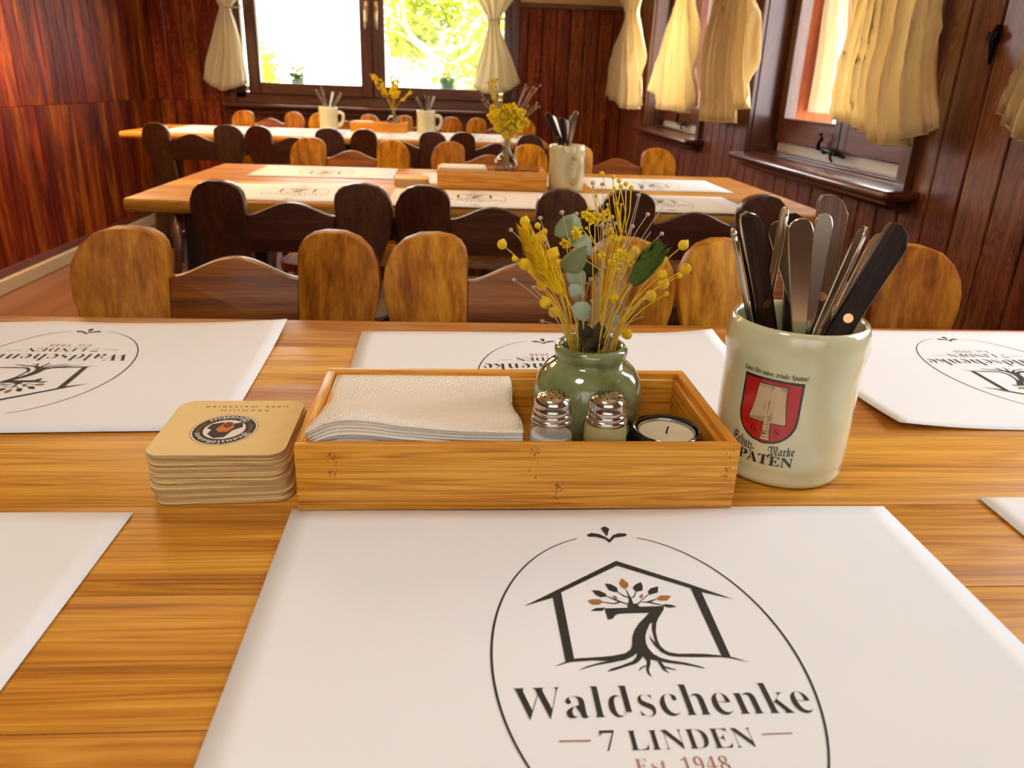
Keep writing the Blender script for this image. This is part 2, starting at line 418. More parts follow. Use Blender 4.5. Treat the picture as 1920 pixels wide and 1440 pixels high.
# left wall: lower boards stand 7 mm proud of the upper ones
plank_run(wall_left, 'y', 1.05, YB, 0.0985, 0.10, 0.79, XL + 0.007, -1, m_wall, 0.025)
plank_run(wall_left, 'y', 1.05, YB, 0.0985, 0.79, 1.62, XL, -1, m_wall)
box('plank', XL - 0.018, XL, YF, 1.05, 0.1, 1.62, m_wall, wall_left)
box('plaster', XL - 0.018, XL, YF, YB, 1.62, ZC, m_plaster, wall_left)
# back wall
plank_run(wall_back, 'x', XL + 0.008, BX0, 0.10, 0.10, 0.79, YB - 0.007, 1, m_wallb, 0.025)
plank_run(wall_back, 'x', XL, BX0, 0.10, 0.79, PZ, YB, 1, m_wallb)
plank_run(wall_back, 'x', BX0, BX1, 0.10, 0.10, 0.742, YB, 1, m_wallb)
plank_run(wall_back, 'x', BX1, XR, 0.0985, 0.10, PZ, YB, 1, m_wallb)
box('plaster', BX1, XR, YB, YB + 0.018, PZ, ZC, m_plaster, wall_back)
box('plaster', XL, BX0, YB, YB + 0.018, PZ, ZC, m_plaster, wall_back)
box('plaster', BX0, BX1, YB, YB + 0.018, WZ1, ZC, m_plaster, wall_back)
struct(box('trim_1', BX1 + 0.03, XR, YB - 0.016, YB + 0.002, PZ - 0.012, PZ + 0.02, m_framex, bev=0.003))
struct(box('trim_2', XL, BX0 - 0.03, YB - 0.016, YB + 0.002, PZ - 0.012, PZ + 0.02, m_framex, bev=0.003))
# right wall: boards under the sills, full boards between the windows
for a, b in RWIN:
    plank_run(wall_right, 'y', a, b, 0.108, 0.10, 0.733, XR, 1, m_wallr)
    box('plaster', XR, XR + 0.018, a, b, WZ1 + 0.05, ZC, m_plaster, wall_right)
for a, b in ((1.36, 1.95), (3.10, 3.77), (4.92, YB)):
    plank_run(wall_right, 'y', a, b, 0.112 if a < 3 else 0.09, 0.10, ZC, XR, 1, m_wallr)
box('plank', XR, XR + 0.018, YF, 0.25, 0.1, ZC, m_wallr, wall_right)
for n, p in (('baseboard_left', (XL - 0.0, XL + 0.03, YF, YB, 0.0, 0.068)),):
    struct(box(n, *p, m_base, bev=0.006))
struct(box('trim_3', XL, XL + 0.016, YF, YB, 0.068, 0.105, m_frame, bev=0.004))
struct(box('baseboard_back', XL, XR, YB - 0.02, YB + 0.01, 0, 0.1, m_framex, bev=0.005))
struct(box('baseboard_right', XR - 0.02, XR + 0.01, YF, YB, 0, 0.1, m_framey, bev=0.005))

# ------------------------------------------------------------ back window (two casements)
w1 = struct(empty('window_1', (0, 0, 0)))
yf = YB + 0.05
def fbox(n, x0, x1, y0, y1, z0, z1, mt, par, bev=0.004): return box(n, x0, x1, y0, y1, z0, z1, mt, par, bev)
fbox('window_frame', BX0, BX0 + 0.065, yf, yf + 0.07, BZ0, WZ1, m_frame, w1)
fbox('window_frame', BX1 - 0.065, BX1, yf, yf + 0.07, BZ0, WZ1, m_frame, w1)
fbox('window_frame', BX0, BX1, yf, yf + 0.07, BZ0 - 0.03, BZ0 + 0.055, m_framex, w1)
fbox('window_frame', BX0, BX1, yf, yf + 0.07, WZ1 - 0.06, WZ1, m_framex, w1)
fbox('casing', BX0 - 0.035, BX0 + 0.012, YB - 0.016, YB + 0.012, 0.742, WZ1, m_frame, w1)
fbox('casing', BX1 - 0.012, BX1 + 0.04, YB - 0.016, YB + 0.012, 0.742, WZ1, m_frame, w1)
def sash(x0, x1, hx):
    s = fbox('sash', x0, x0 + 0.085, yf - 0.018, yf + 0.05, BZ0 + 0.045, WZ1 - 0.05, m_frame, w1, 0.006)
    fbox('sash_stile', x1 - 0.085, x1, yf - 0.018, yf + 0.05, BZ0 + 0.045, WZ1 - 0.05, m_frame, s, 0.006)
    fbox('sash_rail', x0 + 0.08, x1 - 0.08, yf - 0.017, yf + 0.05, BZ0 + 0.045, BZ0 + 0.122, m_framex, s, 0.006)
    fbox('sash_rail', x0 + 0.08, x1 - 0.08, yf - 0.017, yf + 0.05, WZ1 - 0.13, WZ1 - 0.05, m_framex, s, 0.006)
    box('pane', x0 + 0.08, x1 - 0.08, yf + 0.018, yf + 0.022, BZ0 + 0.12, WZ1 - 0.12, m_pane, s)
    h = fbox('handle_plate', hx - 0.013, hx + 0.013, yf - 0.026, yf - 0.017, 1.37, 1.46, m_handle, s, 0.003)
    tube('window_handle', [(hx, yf - 0.02, 1.42), (hx, yf - 0.05, 1.42), (hx, yf - 0.058, 1.40), (hx, yf - 0.06, 1.35), (hx, yf - 0.058, 1.285)], [0.009, 0.009, 0.010, 0.010, 0.008], m_handle, s)
xm = (BX0 + BX1) / 2 - 0.012
sash(BX0 + 0.055 + 0.035, xm, xm - 0.035)
sash(xm, BX1 - 0.055 - 0.04, xm + 0.035)
bm = bmesh.new(); bm_box(bm, BX0 - 0.07, BX1 + 0.05, YB - 0.115, YB + 0.05, 0.757, 0.782, 0.009, 3)
sill = from_bm('window_sill', bm, m_framex, w1, angle=40)
fbox('sill_apron', BX0 - 0.05, BX1 + 0.03, YB - 0.03, YB + 0.0, 0.715, 0.757, m_framex, w1)
fbox('sill_back', BX0, BX1, YB + 0.02, yf + 0.01, 0.782, BZ0 + 0.02, m_framex, w1)

# ------------------------------------------------------------ right wall windows
def latch(parent, y, z, x):
    """wrought iron casement fastener with a curled lever"""
    a = tube('window_latch', [(x - 0.006, y + 0.10, z), (x - 0.012, y + 0.05, z + 0.004), (x - 0.016, y, z), (x - 0.012, y - 0.05, z - 0.004), (x - 0.01, y - 0.10, z - 0.012)], [0.006, 0.009, 0.011, 0.008, 0.004], m_iron, parent)
    tube('latch_lever', [(x - 0.016, y + 0.085, z), (x - 0.02, y + 0.08, z + 0.02), (x - 0.022, y + 0.055, z + 0.034), (x - 0.022, y + 0.065, z + 0.05), (x - 0.022, y + 0.085, z + 0.047)], [0.007, 0.006, 0.006, 0.006, 0.004], m_iron, a)
    for dy in (0.03, -0.03, -0.055):
        lathe('latch_knob', [(0.004, 0), (0.010, 0.004), (0.011, 0.010), (0.006, 0.016), (0.003, 0.018)], m_iron, a, 12, (x - 0.018, y + dy, z - 0.012))
    tube('latch_drop', [(x - 0.02, y - 0.02, z), (x - 0.026, y - 0.035, z - 0.02), (x - 0.024, y - 0.05, z - 0.03)], [0.006, 0.005, 0.003], m_iron, a)
def side_window(num, y0, y1):
    w = struct(empty('window_%d' % num, (0, 0, 0)))
    xf = XR + 0.10
    # deep reveal boards and casing
    for ya, yb in ((y0, y0 + 0.02), (y1 - 0.02, y1)):
        box('reveal', XR + 0.0, xf + 0.05, ya, yb, WZ0, WZ1, m_frame, w)
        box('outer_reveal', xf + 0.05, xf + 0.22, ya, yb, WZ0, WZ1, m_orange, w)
    box('reveal_top', XR, xf + 0.22, y0, y1, WZ1 - 0.02, WZ1, m_frame, w)
    fbox('casing', XR - 0.02, XR + 0.005, y0 - 0.04, y0 + 0.012, 0.70, WZ1 + 0.05, m_frame, w)
    fbox('casing', XR - 0.02, XR + 0.005, y1 - 0.012, y1 + 0.05, 0.74, WZ1 + 0.05, m_frame, w)
    fbox('casing', XR - 0.02, XR + 0.005, y0 - 0.04, y1 + 0.05, WZ1 - 0.012, WZ1 + 0.05, m_framey, w)
    # frame
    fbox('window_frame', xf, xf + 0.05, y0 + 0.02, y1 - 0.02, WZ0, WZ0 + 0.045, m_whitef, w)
    fbox('window_frame', xf, xf + 0.05, y0 + 0.02, y0 + 0.05, WZ0, WZ1, m_frame, w)
    fbox('window_frame', xf, xf + 0.05, y1 - 0.05, y1 - 0.02, WZ0, WZ1, m_frame, w)
    ym = (y0 + y1) / 2
    for a, b in ((y0 + 0.045, ym), (ym, y1 - 0.045)):
        s = fbox('sash', xf - 0.014, xf + 0.035, a + 0.001, a + 0.05, WZ0 + 0.042, WZ1 - 0.02, m_frame, w)
        fbox('sash_stile', xf - 0.014, xf + 0.035, b - 0.05, b - 0.001, WZ0 + 0.042, WZ1 - 0.02, m_frame, s)
        fbox('sash_rail', xf - 0.013, xf + 0.035, a + 0.045, b - 0.045, WZ0 + 0.042, WZ0 + 0.125, m_framey, s)
        box('pane', xf + 0.012, xf + 0.015, a + 0.045, b - 0.045, WZ0 + 0.12, WZ1 - 0.06, m_pane, s)
        fbox('glazing_bead', xf - 0.016, xf + 0.012, a + 0.05, b - 0.05, WZ0 + 0.12, WZ0 + 0.13, m_framey, s, 0.003)
    latch(w, ym + 0.02, WZ0 + 0.045, xf - 0.014)
    # sill with a rounded nose, a groove line and an apron
    bm = bmesh.new(); bm_box(bm, XR - 0.095, XR + 0.01, y0 - 0.085, y1 - 0.04, 0.733, 0.757, 0.011, 4)
    from_bm('window_sill', bm, m_framey, w, angle=50)
    fbox('sill_board', XR + 0.006, xf + 0.01, y0 + 0.015, y1 - 0.015, 0.735, 0.758, m_framey, w, 0.002)
    fbox('sill_strip', xf - 0.045, xf + 0.002, y0 + 0.02, y1 - 0.02, 0.757, 0.767, m_framey, w, 0.004)
    fbox('sill_apron', XR - 0.055, XR + 0.002, y0 - 0.04, y1 - 0.06, 0.705, 0.735, m_framey, w, 0.012)
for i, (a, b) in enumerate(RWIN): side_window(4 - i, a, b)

# small wrought hook on the board beside the nearest window
hk = tube('iron_hook', [(XR - 0.004, 1.715, 1.125), (XR - 0.01, 1.712, 1.105), (XR - 0.006, 1.722, 1.09), (XR - 0.01, 1.713, 1.075), (XR - 0.006, 1.715, 1.05)], [0.007, 0.012, 0.010, 0.006, 0.003], m_iron)
tag(hk, 'small black iron hook screwed to the red-brown wall boards right of the curtain', 'hook')
for dy in (-0.012, 0.012):
    tube('hook_curl', [(XR - 0.004, 1.716, 1.095), (XR - 0.014, 1.716 + dy, 1.10), (XR - 0.012, 1.716 + dy * 1.2, 1.112)], [0.005, 0.005, 0.003], m_iron, hk)

# ------------------------------------------------------------ outside
ground = struct(box('ground', -14, 14, YB + 0.3, 26, -0.7, -0.6, plain('pale_gravel', (214, 212, 190), 0.95, noise=0.2, nscale=6)))
outsill = struct(box('trim_4', BX0 - 0.05, BX1 + 0.05, YB + 0.16, YB + 0.48, 0.86, 0.895, m_outer, bev=0.004))
m_bark = plain('bark', (150, 128, 104), 0.9, noise=0.3, nscale=12, bump=0.5)
def foliage(name, blobs, n, size, mat, parent=None, seed=1):
    rnd = random.Random(seed); vs, fs = [], []
    for i in range(n):
        c, r = blobs[rnd.randrange(len(blobs))]
        d = Vector((rnd.gauss(0, 1), rnd.gauss(0, 1), rnd.gauss(0, 1))).normalized() * (rnd.random() ** 0.45)
        p = Vector(c) + Vector((d.x * r[0], d.y * r[1], d.z * r[2]))
        q = Matrix.Rotation(rnd.uniform(0, 6.28), 3, Vector((rnd.uniform(-1, 1), rnd.uniform(-1, 1), rnd.uniform(-1, 1))).normalized())
        s = size * rnd.uniform(0.6, 1.4); b = len(vs)
        for u, v in ((0, -1), (0.5, -0.2), (0.35, 0.55), (0, 1), (-0.4, 0.5), (-0.5, -0.2)):
            vs.append(tuple(p + q @ Vector((u * s, v * s, 0.12 * s * abs(u)))))
        fs += [(b, b + 1, b + 2, b + 3), (b, b + 3, b + 4, b + 5)]
    o = mesh(name, vs, fs, mat, parent); o['kind'] = 'stuff'; return o
tr = empty('tree', (-0.2, 9.0, -0.6), 0, 'spring tree with grey-brown forked branch seen through the right half of the back window', 'tree')
vs, fs = [], []
def br(pts, r): tube_data([(p[0] + 0.2, p[1] - 9.0, p[2] + 0.6) for p in pts], r, 8, vs, fs)
br([(0.15, 9.1, -0.6), (0.0, 9.1, 0.4), (-0.2, 9, 0.95), (-0.24, 9, 1.09), (-0.38, 9, 1.28), (-0.52, 9, 1.37), (-0.61, 9, 1.52), (-0.63, 9, 1.75), (-0.6, 9, 2.3)], [0.09, 0.075, 0.06, 0.055, 0.05, 0.035, 0.025, 0.02, 0.01])
br([(-0.38, 9, 1.28), (-0.1, 9.1, 1.3), (0.05, 9.1, 1.36), (0.12, 9.1, 1.55), (0.3, 9.2, 1.75)], [0.03, 0.025, 0.022, 0.018, 0.01])
br([(-0.61, 9, 1.5), (-0.8, 9, 1.62), (-1.0, 9.1, 1.9)], [0.02, 0.014, 0.008])
br([(-0.52, 9, 1.37), (-0.72, 9, 1.45), (-0.9, 9, 1.46)], [0.015, 0.01, 0.006])
trunk = mesh('trunk', vs, fs, m_bark, tr, True)
fo = foliage('foliage', [((0.1, 0.6, 2.1), (0.9, 0.5, 0.5)), ((0.5, 0.8, 1.7), (0.7, 0.5, 0.5)), ((-0.3, 0.7, 2.35), (0.55, 0.4, 0.35)), ((0.7, 0.6, 2.5), (0.8, 0.5, 0.5)), ((0.1, 0.6, 2.9), (1.1, 0.5, 0.5)), ((-0.35, 0.3, 2.0), (0.3, 0.3, 0.25))], 8500, 0.035, m_leafout, tr, 3)
fo2 = foliage('foliage', [((0.3, 1.0, 2.0), (1.0, 0.4, 0.9)), ((0.75, 1.0, 1.5), (0.5, 0.4, 0.35))], 2600, 0.04, m_leafout2, tr, 4)
bu = empty('shrub', (-1.95, 8.6, -0.6), 0, 'yellow-green shrub at the lower left edge of the back window', 'shrub')
foliage('foliage', [((-0.08, 0, 1.6), (0.14, 0.2, 0.3)), ((-0.1, 0, 1.1), (0.3, 0.3, 0.6))], 1500, 0.03, m_leafout2, bu, 5)
tube('trunk', [(0, 0, 0), (0, 0, 0.8), (-0.05, 0, 1.5)], [0.03, 0.025, 0.01], m_bark, bu)
bu2 = empty('hedge', (0, 11.5, -0.6), 0, 'low pale green hedge beyond the garden behind the back window', 'hedge')
foliage('foliage', [((x * 0.5 - 2.6, 0, 0.6), (0.5, 0.3, 0.75)) for x in range(11)], 5200, 0.06, m_leafout, bu2, 6)
for x in range(6): tube('stem', [(x - 2.6, 0, 0), (x - 2.55, 0, 0.9)], [0.03, 0.015], m_bark, bu2)
m_potg = plain('green_pot', (96, 128, 104), 0.5)
m_gleaf = plain('fresh_green_leaf', (96, 140, 40), 0.6)
m_yfl = plain('yellow_primrose', (246, 206, 10), 0.6)
def flowerpot(x, seed, lab, pm):
    t = empty('flower_pot', (x, YB + 0.33, 0.895), 0, lab, 'flower pot', 'flower pots outside the back window')
    lathe('pot', [(0.038, 0), (0.05, 0.05), (0.052, 0.055), (0.046, 0.055), (0.044, 0.045)], pm, t, 20)
    rnd = random.Random(seed)
    foliage('leaves', [((0, 0, 0.075), (0.055, 0.05, 0.03))], 90, 0.02, m_gleaf, t, seed)
    for i in range(6):
        a = rnd.uniform(0, 6.28); r = rnd.uniform(0.01, 0.045)
        vs, fs = [], []; c = Vector((r * math.cos(a), r * math.sin(a), 0.10 + rnd.uniform(0, 0.035)))
        vs.append(tuple(c))
        for k in range(10):
            q = 0.016 if k % 2 else 0.010
            vs.append((c.x + q * math.cos(k * PI / 5), c.y - 0.004 + 0.3 * q * math.sin(k * PI / 5), c.z + q * math.sin(k * PI / 5)))
        fs = [(0, 1 + k, 1 + (k + 1) % 10) for k in range(10)]
        b = mesh('blossom', vs, fs, m_yfl, t)
        sd = b.modifiers.new('s', 'SOLIDIFY'); sd.thickness = 0.003
flowerpot(-1.20, 11, 'small potted yellow primrose outside the left half of the back window', m_potg)
flowerpot(-0.10, 12, 'small potted yellow primrose outside the right half of the back window', plain('teal_pot', (60, 92, 88), 0.5))

# ------------------------------------------------------------ curtains
CU = {'A':([[1.5595,5.469,4.764],[1.464,5.249,4.797],[1.387,5.114,4.866],[1.3175,5.231,4.763],[1.23,5.365,4.669],[1.08,5.595,4.566]],[[5.705,0.924],[5.295,0.887],[5.018,0.853],[4.78,0.851],[4.595,0.86],[4.47,0.884]]),'B':([[1.472,4.133,3.976],[1.3785,4.173,3.908],[1.2635,4.336,3.813],[1.1425,4.418,3.755],[1.0435,4.493,3.707]],[[4.63,0.976],[4.445,0.936],[4.342,0.87],[4.019,0.873],[3.774,0.869],[3.656,0.922]]),'C':([[1.3855,3.477,3.087],[1.3095,3.493,3.045],[1.2145,3.555,2.99],[1.1165,3.571,2.962],[0.9965,3.554,2.943]],[[3.556,0.848],[3.29,0.853],[3.072,0.86],[3.056,0.909],[2.965,0.916],[2.924,0.966]]),'D':([[1.2475,2.202,1.881],[1.2,2.219,1.858],[1.127,2.228,1.83],[1.0535,2.251,1.806],[0.9645,2.266,1.765]],[[2.257,0.913],[2.125,0.905],[2.032,0.892],[1.965,0.863],[1.864,0.865],[1.82,0.884],[1.738,0.915]]),'E':([[1.1475,1.528,1.361],[1.059,1.506,1.31],[1.015,1.51,1.281],[0.979,1.53,1.263]],[[1.545,0.958],[1.514,0.939],[1.473,0.914],[1.439,0.904],[1.328,0.883],[1.219,0.877]]),'G':([[1.3545,3.153,2.932],[1.3035,3.186,2.943],[1.1955,3.202,2.923],[1.0655,3.23,2.917]],[[3.254,0.925],[3.129,0.913],[3.03,0.909],[2.908,0.909]]),'L':([[1.5275,-1.643,-1.418],[1.4185,-1.614,-1.477],[1.3735,-1.591,-1.522],[1.291,-1.624,-1.503],[1.1615,-1.67,-1.474],[1.0295,-1.716,-1.469]],[[-1.751,0.93],[-1.702,0.891],[-1.624,0.857],[-1.544,0.88],[-1.455,0.91]]),'R':([[1.599,0.012,0.401],[1.488,0.095,0.341],[1.3655,0.183,0.245],[1.2275,0.15,0.288],[1.0935,0.112,0.348]],[[0.086,0.935],[0.149,0.906],[0.242,0.895],[0.335,0.926],[0.411,0.98]])}
def interp(tab, t):
    for i in range(len(tab) - 1):
        if t <= tab[i + 1][0]:
            a, b = tab[i], tab[i + 1]; k = (t - a[0]) / max(1e-6, b[0] - a[0])
            return a[1] + (b[1] - a[1]) * k
    return tab[-1][1]
def curtain(key, along, plane, label, mat, folds=6, amp=0.02, tie=None, sgn=-1, nm='curtain', up=None, lev=26):
    lv, hem = CU[key]
    lv = [list(l) for l in lv]
    if up: lv = up + lv
    a0, a1 = hem[0][0], hem[-1][0]
    hem_t = sorted([((h[0] - a0) / (a1 - a0), h[1]) for h in hem])
    zlast = sum(h[1] for h in hem) / len(hem)
    lv.append([zlast, a0, a1])
    n = 72; vs, fs = [], []
    zs = [l[0] for l in lv]
    zt, zb = zs[0], zs[-1]
    for i in range(lev + 1):
        z = zt + (zb - zt) * i / lev
        L = [[-l[0], l[1]] for l in lv]; R = [[-l[0], l[2]] for l in lv]
        l, r = interp(L, -z), interp(R, -z)
        w = abs(r - l); prog = i / lev
        for j in range(n + 1):
            t = j / n
            zz = z
            kk = max(0, (i / lev - 0.55) / 0.45)
            zz = z + (interp(hem_t, t) - zlast) * kk
            q = t + 0.05 * math.sin(z * 9 + ord(key)) + 0.03 * math.sin(7 * t + ord(key) * 2)
            rnd = 0.6 * math.sin(q * folds * 2 * PI + 2.2 * math.sin(4 * q + ord(key))) + 0.45 * math.sin(q * folds * 7.3 + ord(key) + z * 4) + 0.25 * math.sin(q * folds * 17.7 + z * 7)
            d = plane + sgn * (amp * rnd * min(1, 0.3 + w * 2.2) + 0.012 * math.sin(PI * t))
            p = l + (r - l) * (t + 0.006 * math.sin(t * folds * 4 * PI + 1))
            vs.append((d, p, zz) if along == 'y' else (p, d, zz))
    for i in range(lev):
        for j in range(n):
            a = i * (n + 1) + j
            fs.append((a, a + 1, a + n + 2, a + n + 1))
    root = empty(nm, (0, 0, 0), 0, label, 'curtain')
    o = mesh('fabric', vs, fs, mat, root, True)
    s = o.modifiers.new('thick', 'SOLIDIFY'); s.thickness = 0.0012; s.offset = 0
    # sewn hem band
    hv = []
    b = lev * (n + 1)
    pts = [Vector(vs[b + j]) + Vector((0, 0, 0.002)) for j in range(n + 1)]
    tube('hem', pts[::2], 0.0018, mat, root, 5)
    if tie:
        z, c, r = tie
        ring = []
        for k in range(17):
            a = 2 * PI * k / 16
            q = (plane + 0.022 * math.cos(a), c + r * math.sin(a), z + 0.004 * math.sin(a)) if along == 'y' else (c + r * math.sin(a), plane + 0.022 * math.cos(a), z + 0.004 * math.sin(a))
            ring.append(q)
        rb = tube('tie_ribbon', ring, 0.004, m_ribbon, root, 6)
        e = 1 if along == 'x' else -1
        base = Vector(ring[4] if along == 'x' else ring[12])
        dv = Vector((1, 0, 0)) if along == 'x' else Vector((0, -1, 0))
        tube('bow', [base, base + dv * 0.025 + Vector((0, -0.01 if along == 'x' else 0, 0.012)), base + dv * 0.035 + Vector((0, 0, -0.002)), base + dv * 0.012 + Vector((0, 0, -0.012))], [0.004, 0.006, 0.006, 0.003], m_ribbon, rb, 6)
    # top: a rod pocket
    return root
def topz(k, l, r): return [[1.86, l, r]]
curtain('A', 'y', 1.02, 'cream tied curtain on the right wall, farthest one, in the back corner', m_cloth, 5, 0.02, (1.402, 4.97, 0.05), up=[[1.86, 5.35, 4.62]])
curtain('B', 'y', 1.08, 'cream curtain hanging in front of the far right-hand window, near side of its panes', m_cloth, 6, 0.02, up=[[1.86, 4.3, 3.6]])
curtain('C', 'y', 1.07, 'cream curtain hanging between the two right-hand windows, over the boards', m_cloth, 6, 0.022, up=[[1.86, 3.5, 2.8]])
curtain('D', 'y', 1.07, 'wide creased cream curtain, largest one, over the near side of the right window', m_cloth, 8, 0.028, up=[[1.86, 2.3, 1.7]])
curtain('E', 'y', 1.07, 'cream curtain cut by the right edge of the picture', m_cloth, 6, 0.02, up=[[1.86, 1.4, 0.9]])
curtain('G', 'y', 1.37, 'pale sheer curtain seen behind the glass of the large right window', m_clothw, 5, 0.012, up=[[1.86, 3.3, 2.6]])
curtain('L', 'x', 5.66, 'cream tied-back curtain left of the back window', m_clothw, 5, 0.02, (1.375, -1.523, 0.045), up=[[1.86, -1.72, -1.3]])
curtain('R', 'x', 5.66, 'pale tied-back curtain right of the back window', m_clothw, 5, 0.02, (1.365, 0.216, 0.04), up=[[1.86, 0.0, 0.5]])
w5 = struct(empty('window_5', (0, 0, 0)))  # unseen window added to brighten surfaces facing the camera
for a in (FX0, (FX0 + FX1) / 2 - 0.04, FX1 - 0.08): box('window_frame', a, a + 0.08, YF - 0.1, YF - 0.04, FZ0, FZ1, m_frame, w5, 0.004)
for a in (FZ0, FZ1 - 0.08): box('window_frame', FX0 + 0.08, FX1 - 0.08, YF - 0.1, YF - 0.04, a, a + 0.08, m_framex, w5, 0.004)
CU['F'] = ([[1.2, FX0 - 0.05, FX1 + 0.05]], [[FX0 - 0.05, 0.90], [FX1 + 0.05, 0.90]])  # added curtain that softens the fill window
curtain('F', 'x', YF + 0.06, 'wide white curtain added across the unseen fill window behind the near table', m_clothf, 11, 0.02, up=[[1.99, FX0 - 0.05, FX1 + 0.05]])
m_rod = plain('brass_curtain_rod', (150, 110, 60), 0.35, metal=1.0)
def rod(p, q, lab):
    r = tube('curtain_rod', [p, q], 0.007, m_rod); tag(r, lab, 'curtain rod')
    for e in (p, q):
        lathe('finial', [(0.006, -0.012), (0.014, -0.005), (0.015, 0.005), (0.006, 0.012)], m_rod, r, 12, e)
rod((1.06, 3.5, 1.87), (1.06, 5.55, 1.87), 'brass rod above the far right-hand window')
rod((1.06, 0.1, 1.87), (1.06, 3.45, 1.87), 'brass rod above the near right-hand windows')
rod((-1.75, 5.66, 1.87), (0.55, 5.66, 1.87), 'brass rod above the back window')
# ------------------------------------------------------------ tables
def board(parent, x0, x1, y0, y1, th, ra, rb, mat, name='board'):
    """table board running along x; ra / rb = rounding of its front / back edge"""
    g = 0.0003
    def corner(cy, cz, r, a0, a1):
        return [(cy + r * math.cos(a0 + (a1 - a0) * k / 4), cz + r * math.sin(a0 + (a1 - a0) * k / 4)) for k in range(5)]
    ra = max(ra, 0.0006); rb = max(rb, 0.0006); a, b = y0 + g, y1 - g
    pr = corner(b - rb, T - rb, rb, 0, PI / 2) + corner(a + ra, T - ra, ra, PI / 2, PI) + corner(a + ra, T - th + ra, ra, PI, 1.5 * PI) + corner(b - rb, T - th + rb, rb, 1.5 * PI, 2 * PI)
    cx_ = (x0 + x1) / 2; cy_ = (y0 + y1) / 2
    bm = prism([(u - cy_, v - T) for u, v in pr], lambda u, v: (x0 - cx_, u, v), lambda u, v: (x1 - cx_, u, v), 0.004 if ra < 0.002 and rb < 0.002 else 0.006, 2)
    o = from_bm(name, bm, mat, parent, angle=40); o.location = (cx_, cy_, T); return o
m_tleg = wood('dark_table_leg', (30, 14, 8), (46, 24, 12), (62, 34, 18), 2, 1.0, 0.4, 0.3, var=0.05)
def table(x0, x1, ys, lab, th=0.032):
    t = empty('dining_table', (0, 0, 0), 0, lab, 'table')
    for i in range(len(ys) - 1):
        board(t, x0, x1, ys[i], ys[i + 1], th, 0.012 if i == 0 else 0, 0.012 if i == len(ys) - 2 else 0, m_oak)
    y0, y1 = ys[0], ys[-1]
    box('apron', x0 + 0.1, x1 - 0.1, y0 + 0.09, y0 + 0.115, T - th - 0.07, T - th, m_tleg, t, 0.003)
    box('apron', x0 + 0.1, x1 - 0.1, y1 - 0.115, y1 - 0.09, T - th - 0.07, T - th, m_tleg, t, 0.003)
    for x in (x0 + 0.14, x1 - 0.14):
        for y in (y0 + 0.12, y1 - (0.12 if y1 < 4 else 0.31)):
            s = 1 if x > (x0 + x1) / 2 else -1
            bm = prism([(-0.032, T - th), (0.032, T - th), (0.026, 0.0), (-0.026, 0.0)], lambda u, v: (x + u + s * 0.05 * (1 - v / T), y - 0.032, v), lambda u, v: (x + u + s * 0.05 * (1 - v / T), y + 0.032, v), 0.004)
            from_bm('leg', bm, m_tleg, t, angle=40)
    box('stretcher', x0 + 0.12, x1 - 0.12, (y0 + y1) / 2 - 0.03, (y0 + y1) / 2 + 0.03, 0.14, 0.18, m_tleg, t, 0.004)
    for x in (x0 + 0.12, x1 - 0.12):
        box('cross_rail', x - 0.025, x + 0.025, y0 + 0.12, y1 - 0.12, 0.12, 0.18, m_tleg, t, 0.004)
    return t
table(-0.92, 1.09, [0.06, 0.17, 0.268, 0.366, 0.463, 0.579, 0.692, 0.80, 0.908], 'nearest oak dining table, laid with paper placemats and the bamboo tray')
table(-0.775, 0.92, [1.823, 1.95, 2.08, 2.20, 2.33, 2.45, 2.54, 2.632], 'middle oak dining table behind the first row of chairs')
table(-1.62, 0.435, [3.885, 4.0, 4.13, 4.26, 4.40, 4.535], 'farthest oak dining table below the back window', 0.03)

